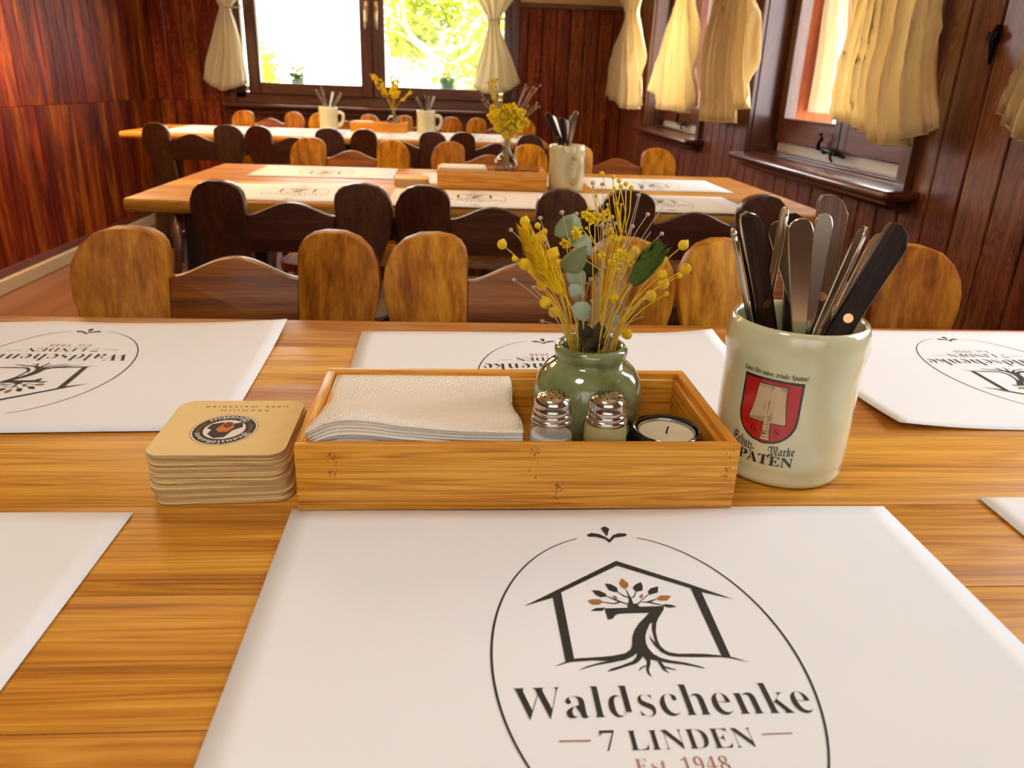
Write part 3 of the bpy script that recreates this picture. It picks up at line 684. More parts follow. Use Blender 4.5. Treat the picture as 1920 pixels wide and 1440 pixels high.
# ------------------------------------------------------------ chairs
def make_chair(mat, matx):
    root = empty('dining_chair', (0, 0, 0))
    # plane of the back: reclines towards +y
    rec = math.tan(math.radians(13))
    def bk(z): return 0.0 + (z - 0.44) * rec
    ear = [(0.0, 0.40), (0.0, 0.744), (-0.003, 0.756), (-0.010, 0.766), (-0.022, 0.7735), (-0.042, 0.778), (-0.068, 0.778), (-0.090, 0.771), (-0.106, 0.757), (-0.116, 0.738), (-0.1195, 0.716), (-0.1175, 0.694), (-0.111, 0.668), (-0.102, 0.642), (-0.089, 0.605), (-0.077, 0.565), (-0.067, 0.51), (-0.062, 0.46), (-0.060, 0.40)]
    for s in (-1, 1):
        yaw = math.radians(14) * s
        def f(off):
            def g(u, v):
                x = s * (0.088 - u); d = (-u)           # distance outwards from the inner edge
                return (s * (0.088 + d * math.cos(yaw)), bk(v) - abs(math.sin(yaw)) * d + off, v)
            return g
        bm = prism(ear, f(-0.016), f(0.016), 0.005, 2)
        from_bm('back_paddle', bm, mat, root, angle=40)
    n = 20; top = []
    for i in range(n + 1):
        t = -1 + 2 * i / n
        z = 0.711 + 0.027 * (0.5 + 0.5 * math.cos(PI * t)) ** 0.85
        top.append((t * 0.0875, z))
    out = [(-0.0875, 0.632), (0.0875, 0.632)] + top[::-1]
    bm = prism(out, lambda u, v: (u, bk(v) - 0.008, v), lambda u, v: (u, bk(v) + 0.013, v), 0.004, 2)
    from_bm('back_board', bm, matx, root, angle=40)
    box('lower_rail', -0.088, 0.088, bk(0.50) - 0.01, bk(0.50) + 0.012, 0.475, 0.525, matx, root, 0.004)
    so = []
    for k in range(28):
        a = 2 * PI * k / 28; c, s_ = math.cos(a), math.sin(a)
        so.append((0.20 * (abs(c) ** 0.5) * (1 if c > 0 else -1), -0.19 + 0.19 * (abs(s_) ** 0.5) * (1 if s_ > 0 else -1)))
    bm = prism(so, lambda u, v: (u * (1.0 if v < -0.19 else 0.92), v, 0.405), lambda u, v: (u * (1.0 if v < -0.19 else 0.92), v, 0.432), 0.006, 2)
    from_bm('seat', bm, mat, root, angle=40)
    for sx in (-1, 1):
        for yy, sy in ((-0.31, -0.03), (-0.06, 0.05)):
            tube('leg', [(sx * 0.13, yy, 0.41), (sx * 0.165, yy + sy, 0.0)], [0.021, 0.013], mat, root, 8)
    return root
def place_chair(proto, x, y, rz, lab, grp=None):
    t = copy_tree(proto); t.location = (x, y, 0); t.rotation_euler = (0, 0, rz)
    tag(t, lab, 'chair', grp); return t
pl = make_chair(m_chair, m_chairx); pdk = make_chair(m_dark, m_darkx)
R = math.radians
CH = [(pl, -0.312, 1.00, R(1), 'honey wooden chair across the near table, leftmost of its row, with wavy back'),
      (pl, 0.098, 1.00, R(-1), 'honey wooden chair across the near table, directly behind the dried flowers'),
      (pl, 0.512, 1.00, R(-3), 'honey wooden chair across the near table, behind the cutlery mug'),
      (pdk, -0.345, 1.65, PI + R(2), 'dark-backed chair at the front of the middle table, leftmost of three'),
      (pdk, 0.068, 1.65, PI, 'dark-backed chair at the front of the middle table, centre of three, spotted cushion'),
      (pdk, 0.495, 1.65, PI - R(2), 'dark-backed chair at the front of the middle table, nearest the right wall'),
      (pl, -0.379, 2.72, R(1), 'honey chair behind the middle table, leftmost of its row, two-tone paddle'),
      (pl, 0.100, 2.72, R(-2), 'honey chair behind the middle table, partly hidden by its bamboo tray'),
      (pl, 0.555, 2.72, R(-3), 'honey chair behind the middle table, beside the right wall'),
      (pdk, -1.102, 3.40, PI + R(3), 'dark-backed chair before the far table, leftmost of four'),
      (pdk, -0.690, 3.40, PI + R(1), 'dark-backed chair before the far table, second of four from the left'),
      (pdk, -0.258, 3.40, PI - R(2), 'dark-backed chair before the far table, third of four from the left'),
      (pdk, 0.150, 3.40, PI - R(1), 'dark-backed chair before the far table, rightmost of four'),
      (pl, -1.106, 4.66, R(1), 'honey chair under the back window, leftmost of four'),
      (pl, -0.675, 4.66, 0, 'honey chair under the back window, behind the left far mug'),
      (pl, -0.195, 4.66, R(-1), 'honey chair under the back window, behind the right far mug'),
      (pl, 0.235, 4.66, R(-1), 'honey chair under the back window, rightmost of four')]
chairs = [place_chair(p, x, y, r, l, 'wavy-backed wooden chairs in rows') for p, x, y, r, l in CH]
for pr_ in (pl, pdk):
    for c in KIDS(pr_): bpy.data.objects.remove(c)
    bpy.data.objects.remove(pr_)
def cushion(x, y, mat, lab):
    so = []
    for k in range(32):
        a = 2 * PI * k / 32; c, s_ = math.cos(a), math.sin(a)
        so.append((0.18 * (abs(c) ** 0.45) * (1 if c > 0 else -1), 0.16 * (abs(s_) ** 0.45) * (1 if s_ > 0 else -1)))
    vs, fs = [], []
    lv = [(0.90, 0.0), (0.98, 0.008), (1.0, 0.02), (0.98, 0.032), (0.9, 0.042), (0.7, 0.05), (0.35, 0.054)]
    for s, z in lv:
        for u, v in so: vs.append((u * s, v * s, z))
    n = 32
    for k in range(len(lv) - 1):
        for i in range(n): fs.append((k * n + i, k * n + (i + 1) % n, (k + 1) * n + (i + 1) % n, (k + 1) * n + i))
    fs.append(tuple(range(n - 1, -1, -1))); fs.append(tuple(range((len(lv) - 1) * n, len(lv) * n)))
    t = empty('seat_cushion', (x, y, 0.4325), 0, lab, 'cushion')
    mesh('cover', vs, fs, mat, t, True)
    tube('piping', [(u * 1.0, v * 1.0, 0.02) for u, v in so + so[:1]], 0.003, mat, t, 5)
    return t
cushion(-0.345, 1.87, m_cushion, 'plain cream cushion on the leftmost dark-backed chair of the middle table')
cushion(0.068, 1.87, m_leopard, 'cream and grey spotted cushion on the centre dark-backed chair')

# ------------------------------------------------------------ lettering
BOLD = {}
for i in range(26):
    BOLD[chr(65 + i)] = chr(0x1D400 + i); BOLD[chr(97 + i)] = chr(0x1D41A + i)
for i in range(10): BOLD[chr(48 + i)] = chr(0x1D7CE + i)
FRAK = {}
for i in range(26):
    FRAK[chr(65 + i)] = chr(0x1D56C + i); FRAK[chr(97 + i)] = chr(0x1D586 + i)
ITAL = {}
for i in range(26):
    ITAL[chr(65 + i)] = chr(0x1D468 + i); ITAL[chr(97 + i)] = chr(0x1D482 + i)
def text2d(body, tab=None, offset=0.0, spacing=1.0):
    """outline mesh of a word, scaled so the cap height box is its bounding box: returns verts, faces in 0..1 x 0..1 and aspect"""
    c = bpy.data.curves.new('txt', 'FONT')
    c.body = ''.join((tab or {}).get(ch, ch) for ch in body)
    c.offset = offset; c.space_character = spacing; c.resolution_u = 4
    o = bpy.data.objects.new('txt', c); COL.objects.link(o)
    bpy.context.view_layer.update()
    ev = o.evaluated_get(bpy.context.evaluated_depsgraph_get()); me = ev.to_mesh()
    vs = [tuple(v.co) for v in me.vertices]; fs = [tuple(p.vertices) for p in me.polygons]
    ev.to_mesh_clear(); bpy.data.objects.remove(o); bpy.data.curves.remove(c)
    x0, x1 = min(v[0] for v in vs), max(v[0] for v in vs); y0, y1 = min(v[1] for v in vs), max(v[1] for v in vs)
    return [((v[0] - x0) / (x1 - x0), (v[1] - y0) / (y1 - y0)) for v in vs], fs, (x1 - x0) / (y1 - y0)
def fit(td, x0, x1, y0, y1):
    return [(x0 + u * (x1 - x0), y0 + v * (y1 - y0)) for u, v in td[0]], td[1]
T_W = text2d('Waldschenke', BOLD, -0.015, 1.02); T_7 = text2d('7 LINDEN', BOLD, -0.014, 1.0); T_E = text2d('Est. 1948', BOLD, -0.014, 1.1)

# ------------------------------------------------------------ paper placemats
LOGO = {'roof':[-0.06037,0.04205,0.00108,0.08492,0.04081,0.0601,0.06256,0.04549,0.04549,0.05268,0.04012,0.05629,0.00069,0.07991,-0.03649,0.05485,-0.04298,0.04945],'wallL':[-0.04299,0.05067,-0.03751,0.05487,-0.03791,-0.00303,-0.04265,-0.00348],'wallR':[0.04023,0.05667,0.04572,0.05343,0.04471,-0.00193,0.04008,-0.00083],'seven':[-0.01474,0.03902,-0.00136,0.03926,-0.00072,0.04233,0.00036,0.04413,0.00089,0.04668,0.00127,0.04964,0.00107,0.05569,0.00153,0.05607,0.00222,0.05075,0.00263,0.04702,0.00288,0.04263,0.00532,0.04295,0.00539,0.04114,0.00586,0.04005,0.01984,0.04029,0.01909,0.0373,0.01722,0.03451,0.01354,0.02904,0.01164,0.02501,0.00982,0.01843,0.00915,0.01201,0.00953,0.0073,0.0113,0.00387,0.0135,0.0023,0.01758,0.0013,0.03099,0.00086,0.03026,-0.00153,0.01616,-0.00077,0.01245,-9e-05,0.00883,0.00271,0.00626,0.00831,0.00533,0.01273,0.00584,0.01624,0.00614,0.01335,0.0073,0.00984,0.00762,0.01395,0.00796,0.01912,0.00851,0.0224,0.00969,0.0264,0.008,0.02508,0.00519,0.01983,0.00326,0.01533,0.00232,0.01027,0.00263,0.00591,0.00423,0.00161,0.00736,-0.00146,0.01161,-0.00334,0.01964,-0.0053,0.02458,-0.00746,0.028,-0.00899,0.02779,-0.00968,0.02356,-0.00802,0.0172,-0.00641,0.01108,-0.00538,0.00586,-0.00408,0.00352,-0.00314,0.00174,-0.00251,0.00092,-0.00601,-0.00072,-0.00943,-0.00104,-0.01169,-0.00045,-0.01535,-0.00213,-0.01279,-0.00223,-0.00996,-0.00053,-0.00363,-0.00103,-0.00155,-0.00176,-5e-05,-0.0037,-0.00297,-0.00633,-0.00525,-0.0109,-0.00687,-0.01816,-0.00956,-0.02254,-0.0107,-0.02008,-0.00866,-0.0142,-0.0065,-0.00813,-0.00374,-0.00531,-0.00056,-0.00432,0.00242,-0.00689,8e-05,-0.0117,-0.00248,-0.01838,-0.00408,-0.02714,-0.00589,-0.03288,-0.00776,-0.03733,-0.00964,-0.03229,-0.00663,-0.02559,-0.00419,-0.02033,-0.00315,-0.02867,-0.00236,-0.03722,-0.00303,-0.03697,-0.00128,-0.02836,-0.00048,-0.0175,0.00063,-0.01074,0.00227,-0.00716,0.00492,-0.00543,0.00857,-0.00423,0.01422,-0.00175,0.01998,0.00225,0.02588,0.00652,0.03056,0.01002,0.03465,0.00044,0.03449,-0.00751,0.03416,-0.00983,0.03295,-0.0112,0.03057,-0.01253,0.02957,-0.01459,0.02961],'rootL':[-0.04894,-0.00617,-0.04272,-0.00291,-0.0369,-0.00074,-0.02708,-0.0002,-0.02144,0.00015,-0.01874,-0.0004,-0.02052,-0.00249,-0.02881,-0.00229,-0.03928,-0.00299,-0.04323,-0.00423],'rootR':[0.02329,0.00134,0.03238,0.00073,0.0405,-0.00065,0.04577,-0.00195,0.05356,-0.00603,0.04416,-0.0025,0.03877,-0.00159,0.03031,-0.00139,0.02257,-0.0012],'rootM':[0.02168,-0.00678,0.02559,-0.00773,0.02874,-0.00998,0.02401,-0.00836,0.01885,-0.0069,0.01906,-0.00614],'r2':[0.00508,-0.00377,0.0067,-0.0041,0.00795,-0.00763,0.0134,-0.01024,0.01288,-0.01062,0.00745,-0.00877,0.00902,-0.01251,0.00842,-0.01238,0.00618,-0.0096],'r3':[-0.00132,-0.00653,-0.00152,-0.0074,-0.00388,-0.00849,-0.00599,-0.01043,-0.00634,-0.01014,-0.00438,-0.0079],'b1':[-0.0008,0.04197,-0.00413,0.04421,-0.00724,0.04282,-0.00912,0.04285,-0.01494,0.04456,-0.01484,0.04514,-0.00851,0.04357,-0.00547,0.0446,-0.01162,0.04987,-0.01067,0.04986,-0.00395,0.04508,-0.00018,0.04269],'b2':[0.0012,0.04816,-0.0016,0.04969,-0.00438,0.05388,-0.00387,0.05402,-0.00097,0.05043,0.00159,0.04889],'b3':[0.00239,0.04814,0.00469,0.04996,0.00637,0.05369,0.00685,0.05369,0.00533,0.04957,0.00271,0.04739],'b4':[0.00477,0.04259,0.0131,0.05093,0.01382,0.05092,0.00729,0.04437,0.01113,0.04451,0.01672,0.04691,0.01683,0.04639,0.01337,0.04389,0.01899,0.0416,0.01885,0.04103,0.01092,0.04357,0.00721,0.044,0.00563,0.04222],'l1':[-0.01016,0.06208,-0.00663,0.06124,-0.00381,0.05808,-0.00376,0.05387,-0.0061,0.05376,-0.00909,0.05587],'l2':[-0.01901,0.05581,-0.01497,0.05543,-0.01163,0.0525,-0.01114,0.04986,-0.01508,0.04919,-0.01774,0.05185],'l3':[0.01183,0.0629,0.01203,0.05898,0.01083,0.05476,0.00671,0.05369,0.00559,0.05754,0.008,0.06076],'l4':[0.02114,0.05844,0.01958,0.05271,0.01374,0.05054,0.0138,0.05395,0.01646,0.05697],'l5':[-0.01415,0.03972,-0.01628,0.03692,-0.02298,0.03705,-0.01957,0.03946],'l6':[0.01866,0.04125,0.02144,0.04192,0.02504,0.04113,0.02716,0.03929,0.02254,0.0388,0.02004,0.04014],'o1':[0.00091,0.06705,0.00389,0.06224,0.00348,0.05912,0.00098,0.05646,-0.00123,0.05881,-0.00151,0.06233],'o2':[-0.02329,0.04602,-0.02061,0.04744,-0.0159,0.04721,-0.01443,0.04477,-0.01719,0.04243,-0.02137,0.04272],'o3':[0.02674,0.04941,0.02323,0.04517,0.01847,0.04526,0.01701,0.04713,0.02062,0.05005],'o4':[-0.00814,0.05056,-0.00583,0.05014,-0.00528,0.0468,-0.00711,0.0472],'o5':[0.01,0.05174,0.01026,0.04948,0.0081,0.04692,0.00764,0.04916],'orn1':[-0.00178,0.12274,0.00146,0.12461,0.00379,0.12151,0.00057,0.11248,-0.00103,0.11803],'orn2':[-0.01264,0.11468,-0.00904,0.11695,-0.00412,0.11528,-0.00024,0.11158,0.00145,0.10884,0.00471,0.11381,0.00905,0.11608,0.01352,0.11557,0.01418,0.11372,0.01217,0.11214,0.00548,0.11106,0.00071,0.10483,-0.00129,0.10932,-0.00721,0.11233,-0.01171,0.11238],'d1':[-0.05236,-0.05267,-0.03787,-0.05289,-0.03801,-0.05375,-0.05246,-0.05353],'d2':[0.04204,-0.05191,0.0567,-0.05168,0.05643,-0.05234,0.0418,-0.05257]}
def poly(flat):
    return [(flat[i], flat[i + 1]) for i in range(0, len(flat), 2)]
from mathutils.geometry import tessellate_polygon
def add_poly(vs, fs, pts):
    b = len(vs); vs += pts
    for t in tessellate_polygon([[Vector((x, y, 0)) for x, y in pts]]): fs.append(tuple(b + k for k in t))
def logo_meshes():
    dark = ([], []); brown = ([], []); faded = ([], []); da = ([], []); db = ([], [])
    for k in LOGO:
        if k in ('o1', 'o2', 'o3', 'o4', 'o5'): add_poly(*brown, poly(LOGO[k]))
        elif k in ('d1', 'd2'): add_poly(*(da if k == 'd1' else db), poly(LOGO[k]))
        else: add_poly(*dark, poly(LOGO[k]))
    for k in ('orn1', 'orn2'):       # same sprig below, mirrored
        add_poly(*dark, [(x, -y) for x, y in poly(LOGO[k])][::-1])
    a, b, w = 0.0805, 0.1165, 0.0006
    for s in (0, PI):
        g = 0.25; pts = []
        vs, fs = dark; base = len(vs); n = 90
        for i in range(n + 1):
            t = -PI / 2 + g + (PI - 2 * g) * i / n + s
            wd = w * (0.45 + 0.65 * math.sin(PI * i / n))
            c, q = math.cos(t), math.sin(t)
            vs += [((a - wd) * c, (b - wd) * q - 0.0025), ((a + wd) * c, (b + wd) * q - 0.0025)]
        for i in range(n): fs.append((base + 2 * i, base + 2 * i + 1, base + 2 * i + 3, base + 2 * i + 2))
    def addt(tgt, td, x0, x1, y0, y1):
        v, f = fit(td, x0, x1, y0, y1); b0 = len(tgt[0]); tgt[0].extend(v); tgt[1].extend([tuple(b0 + k for k in q) for q in f])
    addt(dark, T_W, -0.0712, 0.0735, -0.0403, -0.0203)
    addt(dark, T_7, -0.0335, 0.0378, -0.0595, -0.0478)
    addt(faded, T_E, -0.0205, 0.0212, -0.0715, -0.0636)
    return dark, brown, da, db, faded
LG = logo_meshes()
MW, MH = 0.42, 0.297
def placemat(x, y, rz, lab, curl=None, detail=True, dz=0.0):
    root = empty('placemat', (x, y, T + 0.0006 + dz), rz, lab, 'placemat', 'printed paper placemats')
    rs = random.Random(hash((round(x * 100), round(y * 100))) & 0xffff); ph = rs.uniform(0, 6)
    curl = curl or {}
    def h(u, v):
        z = 0.0004 + 0.0004 * math.sin(u * 22 + ph) * math.sin(v * 17 + ph) + 0.0004
        for (cu, cv), (rad, ht) in curl.items():
            d = max(0, 1 - math.hypot(u - cu, v - cv) / rad); z += ht * d * d
        return z
    nx, ny = (28, 20) if detail else (8, 6)
    vs, fs = [], []
    for lay in (0, 1):
        for j in range(ny + 1):
            for i in range(nx + 1):
                u, v = -MW / 2 + MW * i / nx, -MH / 2 + MH * j / ny
                vs.append((u, v, h(u, v) - 0.0002 * lay))
    n1 = (nx + 1) * (ny + 1)
    for j in range(ny):
        for i in range(nx):
            a = j * (nx + 1) + i
            fs.append((a, a + 1, a + nx + 2, a + nx + 1)); fs.append((n1 + a, n1 + a + nx + 1, n1 + a + nx + 2, n1 + a + 1))
    ring = [i for i in range(nx + 1)] + [(j + 1) * (nx + 1) + nx for j in range(ny)] + [ny * (nx + 1) + nx - 1 - i for i in range(nx)] + [(ny - 1 - j) * (nx + 1) for j in range(ny - 1)]
    for k in range(len(ring)):
        a, b = ring[k], ring[(k + 1) % len(ring)]; fs.append((a, n1 + a, n1 + b, b))
    mesh('sheet', vs, fs, m_paper, root, True)
    for (v2, f2), mt, nm in zip(LG, (m_ink, m_inkb, m_inkl, m_inkl, m_inkl), ('printed_logo', 'brown_leaf_print', 'printed_dash', 'printed_dash', 'printed_year')):
        mesh(nm, [(a, b, h(a, b) + 0.00025) for a, b in v2], f2, mt, root)
    return root
placemat(0.0985, 0.3085, R(0.4), 'nearest white paper placemat with the logo upright, in front of the bamboo tray')
placemat(0.100, 0.709, PI + R(1.3), 'white placemat behind the bamboo tray, logo upside down', {(-0.21, -0.148): (0.09, 0.006)})
placemat(-0.408, 0.722, PI + R(2.2), 'white placemat left of the coaster stack, across the table, with a lifted corner', {(-0.21, -0.148): (0.14, 0.006), (0.05, -0.148): (0.12, 0.003)})
placemat(0.601, 0.738, PI, 'white placemat across the table, right of the cutlery mug', {(0.21, 0.148): (0.12, 0.007)})
placemat(-0.425, 0.303, R(0.5), 'white placemat at the lower left corner of the picture')
placemat(0.594, 0.318, R(-1), 'white placemat of which only a corner shows at the right edge')
placemat(-0.412, 2.452, PI + R(1), 'white placemat on the middle table, back left', detail=False)
placemat(-0.415, 1.988, R(1), 'white placemat on the middle table, front left', detail=False)
placemat(0.035, 1.962, 0, 'white placemat on the middle table, front centre', detail=False)
placemat(0.515, 1.962, 0, 'white placemat on the middle table, front right', detail=False)
placemat(0.585, 2.352, PI, 'white placemat on the middle table, back right', detail=False)
placemat(0.09, 2.36, PI, 'white placemat on the middle table, back centre behind the tray', detail=False)
for i, x in enumerate((-1.28, -0.83, -0.38, 0.08)):
    nmz = ('leftmost', 'second from the left', 'third from the left', 'rightmost')[i]
    placemat(x, 4.365, PI + R(random.uniform(-1, 1)), 'white placemat on the far table, back row, ' + nmz, detail=False)
    placemat(x + 0.02, 4.06, R(random.uniform(-1, 1)), 'white placemat on the far table, front row, ' + nmz, detail=False)

# ------------------------------------------------------------ bamboo tray
def tray(x, y, rz, lab):
    t = empty('bamboo_tray', (x, y, T + 0.0016), rz, lab, 'tray', 'bamboo table trays')
    w, d, h, k = 0.302, 0.146, 0.0495, 0.0075
    def side(x0, x1, y0, y1, mt, nm='side_panel'):
        return box(nm, x0, x1, y0, y1, 0, h, mt, t, 0.0012, 2)
    f = side(-w / 2, w / 2, -d / 2, -d / 2 + k, m_bamboo, 'front_panel')
    side(-w / 2, w / 2, d / 2 - k, d / 2, m_bamboo, 'back_panel')
    side(-w / 2, -w / 2 + k, -d / 2 + k, d / 2 - k, m_bamboo_y); side(w / 2 - k, w / 2, -d / 2 + k, d / 2 - k, m_bamboo_y)
    box('bottom_panel', -w / 2 + k, w / 2 - k, -d / 2 + k, d / 2 - k, 0.001, 0.006, m_bamboo, t)
    # lid ledge inside the rim
    for a in ((-w / 2 + k, -w / 2 + k + 0.0035, -d / 2 + k, d / 2 - k), (w / 2 - k - 0.0035, w / 2 - k, -d / 2 + k, d / 2 - k), (-w / 2 + k, w / 2 - k, d / 2 - k - 0.0035, d / 2 - k)):
        box('inner_ledge', a[0], a[1], a[2], a[3], 0.006, h - 0.005, m_bamboo_y if a[1] - a[0] < 0.01 else m_bamboo, t, 0.0006)
    # bamboo node marks on the front
    rs = random.Random(5)
    for (u, z0, z1) in ((-0.126, 0.026, 0.044), (0.008, 0.022, 0.048), (0.026, 0.006, 0.022), (0.143, 0.022, 0.046)):
        vs, fs = [], []
        for q in range(16):
            a = u + rs.uniform(-0.003, 0.003); z = rs.uniform(z0, z1); b = len(vs); yy = -d / 2 - 0.0001; r = rs.uniform(0.0003, 0.0008); hh = rs.uniform(0.0005, 0.0016)
            vs += [(a - r, yy, z), (a, yy, z - hh), (a + r, yy, z), (a, yy, z + hh)]; fs.append((b, b + 1, b + 2, b + 3))
        mesh('node_mark', vs, fs, m_node, f)
    return t
tray(0.0425, 0.5275, R(0.4), 'bamboo tray on the near table holding napkins, shakers, vase and tealight')
tray(0.087, 2.20, R(0.5), 'bamboo tray on the middle table with napkins and a clear flower bottle')
tray(-0.4485, 4.46, R(-1), 'bamboo tray on the far table between the two mugs')

# ------------------------------------------------------------ napkins
def napkins(x0, x1, y0, y1, zb, n, topf, lab, toplab, grp, near=True):
    nx, ny = (20, 12) if near else (6, 3)
    for k in range(n):
        rs = random.Random(k + 5)
        vs, fs = [], []
        ox, oy = rs.uniform(-0.0008, 0.0008), rs.uniform(-0.0008, 0.0008)
        def z(u, v, f):
            return zb + (topf(u, v) - zb) * f
        for lay in (0, 1):
            for j in range(ny + 1):
                for i in range(nx + 1):
                    u, v = i / nx, j / ny
                    f = (k + (0.94 if lay == 0 else 0.0)) / n
                    e = 0
                    if lay == 0 and (j == 0 or i == 0 or j == ny or i == nx): f = (k + 0.74) / n
                    if lay == 1 and (j == 0 or i == 0 or j == ny or i == nx): f = (k + 0.14) / n
                    sk = 0.003 * (1 - v) * (k / n) * (-1)
                    vs.append((x0 + (x1 - x0) * u + ox + (sk if u < .5 else -sk) + (0.0015 * math.sin(v * 9) if i == nx else 0), y0 + (y1 - y0) * v + oy, z(u, v, f)))
        n1 = (nx + 1) * (ny + 1)
        for j in range(ny):
            for i in range(nx):
                a = j * (nx + 1) + i
                fs.append((a, a + 1, a + nx + 2, a + nx + 1)); fs.append((n1 + a, n1 + a + nx + 1, n1 + a + nx + 2, n1 + a + 1))
        ring = [i for i in range(nx + 1)] + [(j + 1) * (nx + 1) + nx for j in range(ny)] + [ny * (nx + 1) + nx - 1 - i for i in range(nx)] + [(ny - 1 - j) * (nx + 1) for j in range(ny - 1)]
        for q in range(len(ring)):
            a, b = ring[q], ring[(q + 1) % len(ring)]; fs.append((a, n1 + a, n1 + b, b))
        c = ((x0 + x1) / 2, (y0 + y1) / 2, zb)
        o = mesh('paper_napkin', [(a - c[0], b - c[1], d_ - c[2]) for a, b, d_ in vs], fs, m_napkin if k == n - 1 else m_napkinp, None, True)
        o.location = c
        tag(o, toplab if k == n - 1 else lab, 'napkin', grp)
def topn(u, v):
    s = 0.0605 - 0.0135 * min(1, v * 1.6) + 0.0065 * max(0, v - .62)
    s += 0.004 * math.exp(-((u - 0.22) / 0.2) ** 2) * (1 - v) - 0.007 * max(0, (0.12 - u) / 0.12) * (1 - v) - 0.004 * max(0, (u - 0.3)) * (1 - v)
    s += 0.0035 * math.exp(-((v - 0.12) / 0.12) ** 2) * math.sin(u * 5.5 + .3)
    return T + s
napkins(-0.1005, 0.041, 0.4655, 0.5890, T + 0.0085, 22, topn, 'white paper napkin within the stack in the near tray, under the top one', 'topmost embossed white paper napkin of the stack in the near tray', 'napkins in the near tray')
napkins(-0.055, 0.07, 2.14, 2.255, T + 0.0085, 10, lambda u, v: T + 0.057, 'white napkin within the stack in the middle table tray', 'topmost napkin of the stack in the middle table tray', 'napkins in the middle tray', False)
napkins(-0.588, -0.49, 4.40, 4.52, T + 0.0085, 8, lambda u, v: T + 0.055, 'white napkin within the stack in the far table tray', 'topmost napkin of the stack in the far table tray', 'napkins in the far tray', False)

# ------------------------------------------------------------ coasters
def coaster_mesh(th=0.00138, half=0.0465, r=0.0115):
    pts = []
    for cx_, cy_, a0 in ((1, 1, 0), (-1, 1, PI / 2), (-1, -1, PI), (1, -1, 1.5 * PI)):
        for k in range(7):
            a = a0 + PI / 2 * k / 6
            pts.append((cx_ * (half - r) + r * math.cos(a), cy_ * (half - r) + r * math.sin(a)))
    bm = prism(pts, lambda u, v: (u, v, 0), lambda u, v: (u, v, th), 0.0002, 1)
    return from_bm('beer_coaster', bm, m_card, None, angle=40)
cm = coaster_mesh(); cmd = cm.data; cmd.materials.append(m_cardw)
for p_ in cmd.polygons:
    if abs(p_.normal.z) < 0.5: p_.material_index = 1
bpy.data.objects.remove(cm)
def coasters(x, y, n, lab, toplab, grp, jig, seed, z0=T + 0.0006):
    rs = random.Random(seed); last = None; dx = dy = 0
    for k in range(n):
        o = link('beer_coaster', cmd)
        f = 1 - k / (n - 1)
        o.location = (x + jig(f)[0] + rs.uniform(-0.0012, 0.0012), y + jig(f)[1] + rs.uniform(-0.0012, 0.0012), z0 + k * 0.00143)
        o.rotation_euler = (0, 0, R(rs.uniform(-2.2, 2.2) + jig(f)[2]))
        tag(o, toplab if k == n - 1 else lab, 'coaster', grp)
        last = o
    last.location.x = x; last.location.y = y; last.rotation_euler = (0, 0, R(1))
    return last
top = coasters(-0.1655, 0.5125, 26, 'beige beer coaster within the stack left of the near tray, below the top one', 'topmost beer coaster of the near stack, with a round dark emblem', 'beer coasters beside the near tray', lambda f: (-0.001 + 0.004 * max(0, f - .75) * 4 * .7, 0.002 - 0.003 * f, 4 * f), 3)
# print of the top coaster, upside down for the viewer
def flat(name, pts_list, mat, parent, z):
    vs, fs = [], []
    for pts in pts_list: add_poly(vs, fs, pts)
    return mesh(name, [(a, b, z) for a, b in vs], fs, mat, parent)
def ell(a, b, cx_=0, cy_=0, n=48): return [(cx_ + a * math.cos(2 * PI * k / n), cy_ + b * math.sin(2 * PI * k / n)) for k in range(n)]
Z0 = 0.00138
def emb(pts): return [(-x - 0.0025, -y - 0.0065) for x, y in pts]      # half turn
flat('emblem_rim', [emb(ell(0.0232, 0.0258))], m_inkb, top, Z0 + 0.00006)
flat('emblem_line', [emb(ell(0.0226, 0.0252))], m_white, top, Z0 + 0.00010)
em = flat('emblem_ring', [emb(ell(0.0215, 0.0241))], m_ink, top, Z0 + 0.00014)
flat('emblem_field', [emb(ell(0.0145, 0.0160))], m_white, top, Z0 + 0.00018)
flat('portrait_cowl', [emb([(-0.010, -0.012), (-0.012, -0.004), (-0.006, 0.002), (-0.003, 0.013), (0.004, 0.0145), (0.010, 0.008), (0.009, 0.001), (0.013, -0.002), (0.011, -0.009), (0.004, -0.012), (-0.002, -0.009)])], m_ink, top, Z0 + 0.00022)
flat('portrait_face', [emb([(-0.004, -0.010), (-0.006, -0.003), (-0.003, 0.004), (0.003, 0.005), (0.006, 0.000), (0.004, -0.007), (0.001, -0.013)])], plain('emblem_orange', (206, 116, 30), 0.7), top, Z0 + 0.00026)
flat('portrait_beard', [emb([(-0.004, -0.006), (-0.001, -0.002), (0.003, -0.005), (0.001, -0.012), (-0.003, -0.012)])], plain('emblem_brown', (120, 52, 24), 0.7), top, Z0 + 0.00030)
def arc_text(body, tab, rad, a0, a1, h, mat, name, inner, offs=0.0):
    v, f, asp = text2d(body, tab, offs)
    out = []
    for u, w in v:
        a = a0 + (a1 - a0) * u; r = rad + (w - 0.5) * h * (-1 if inner else 1)
        out.append((r * math.cos(a), r * 1.12 * math.sin(a)))
    out = emb(out)
    return mesh(name, [(x, y, Z0 + 0.00022) for x, y in out], f, mat, top)
arc_text('Franziskaner', FRAK, 0.0182, R(165), R(15), 0.0055, m_white, 'emblem_lettering', False)
arc_text('Weissbier', FRAK, 0.0182, R(222), R(318), 0.0052, m_white, 'emblem_lettering', True)
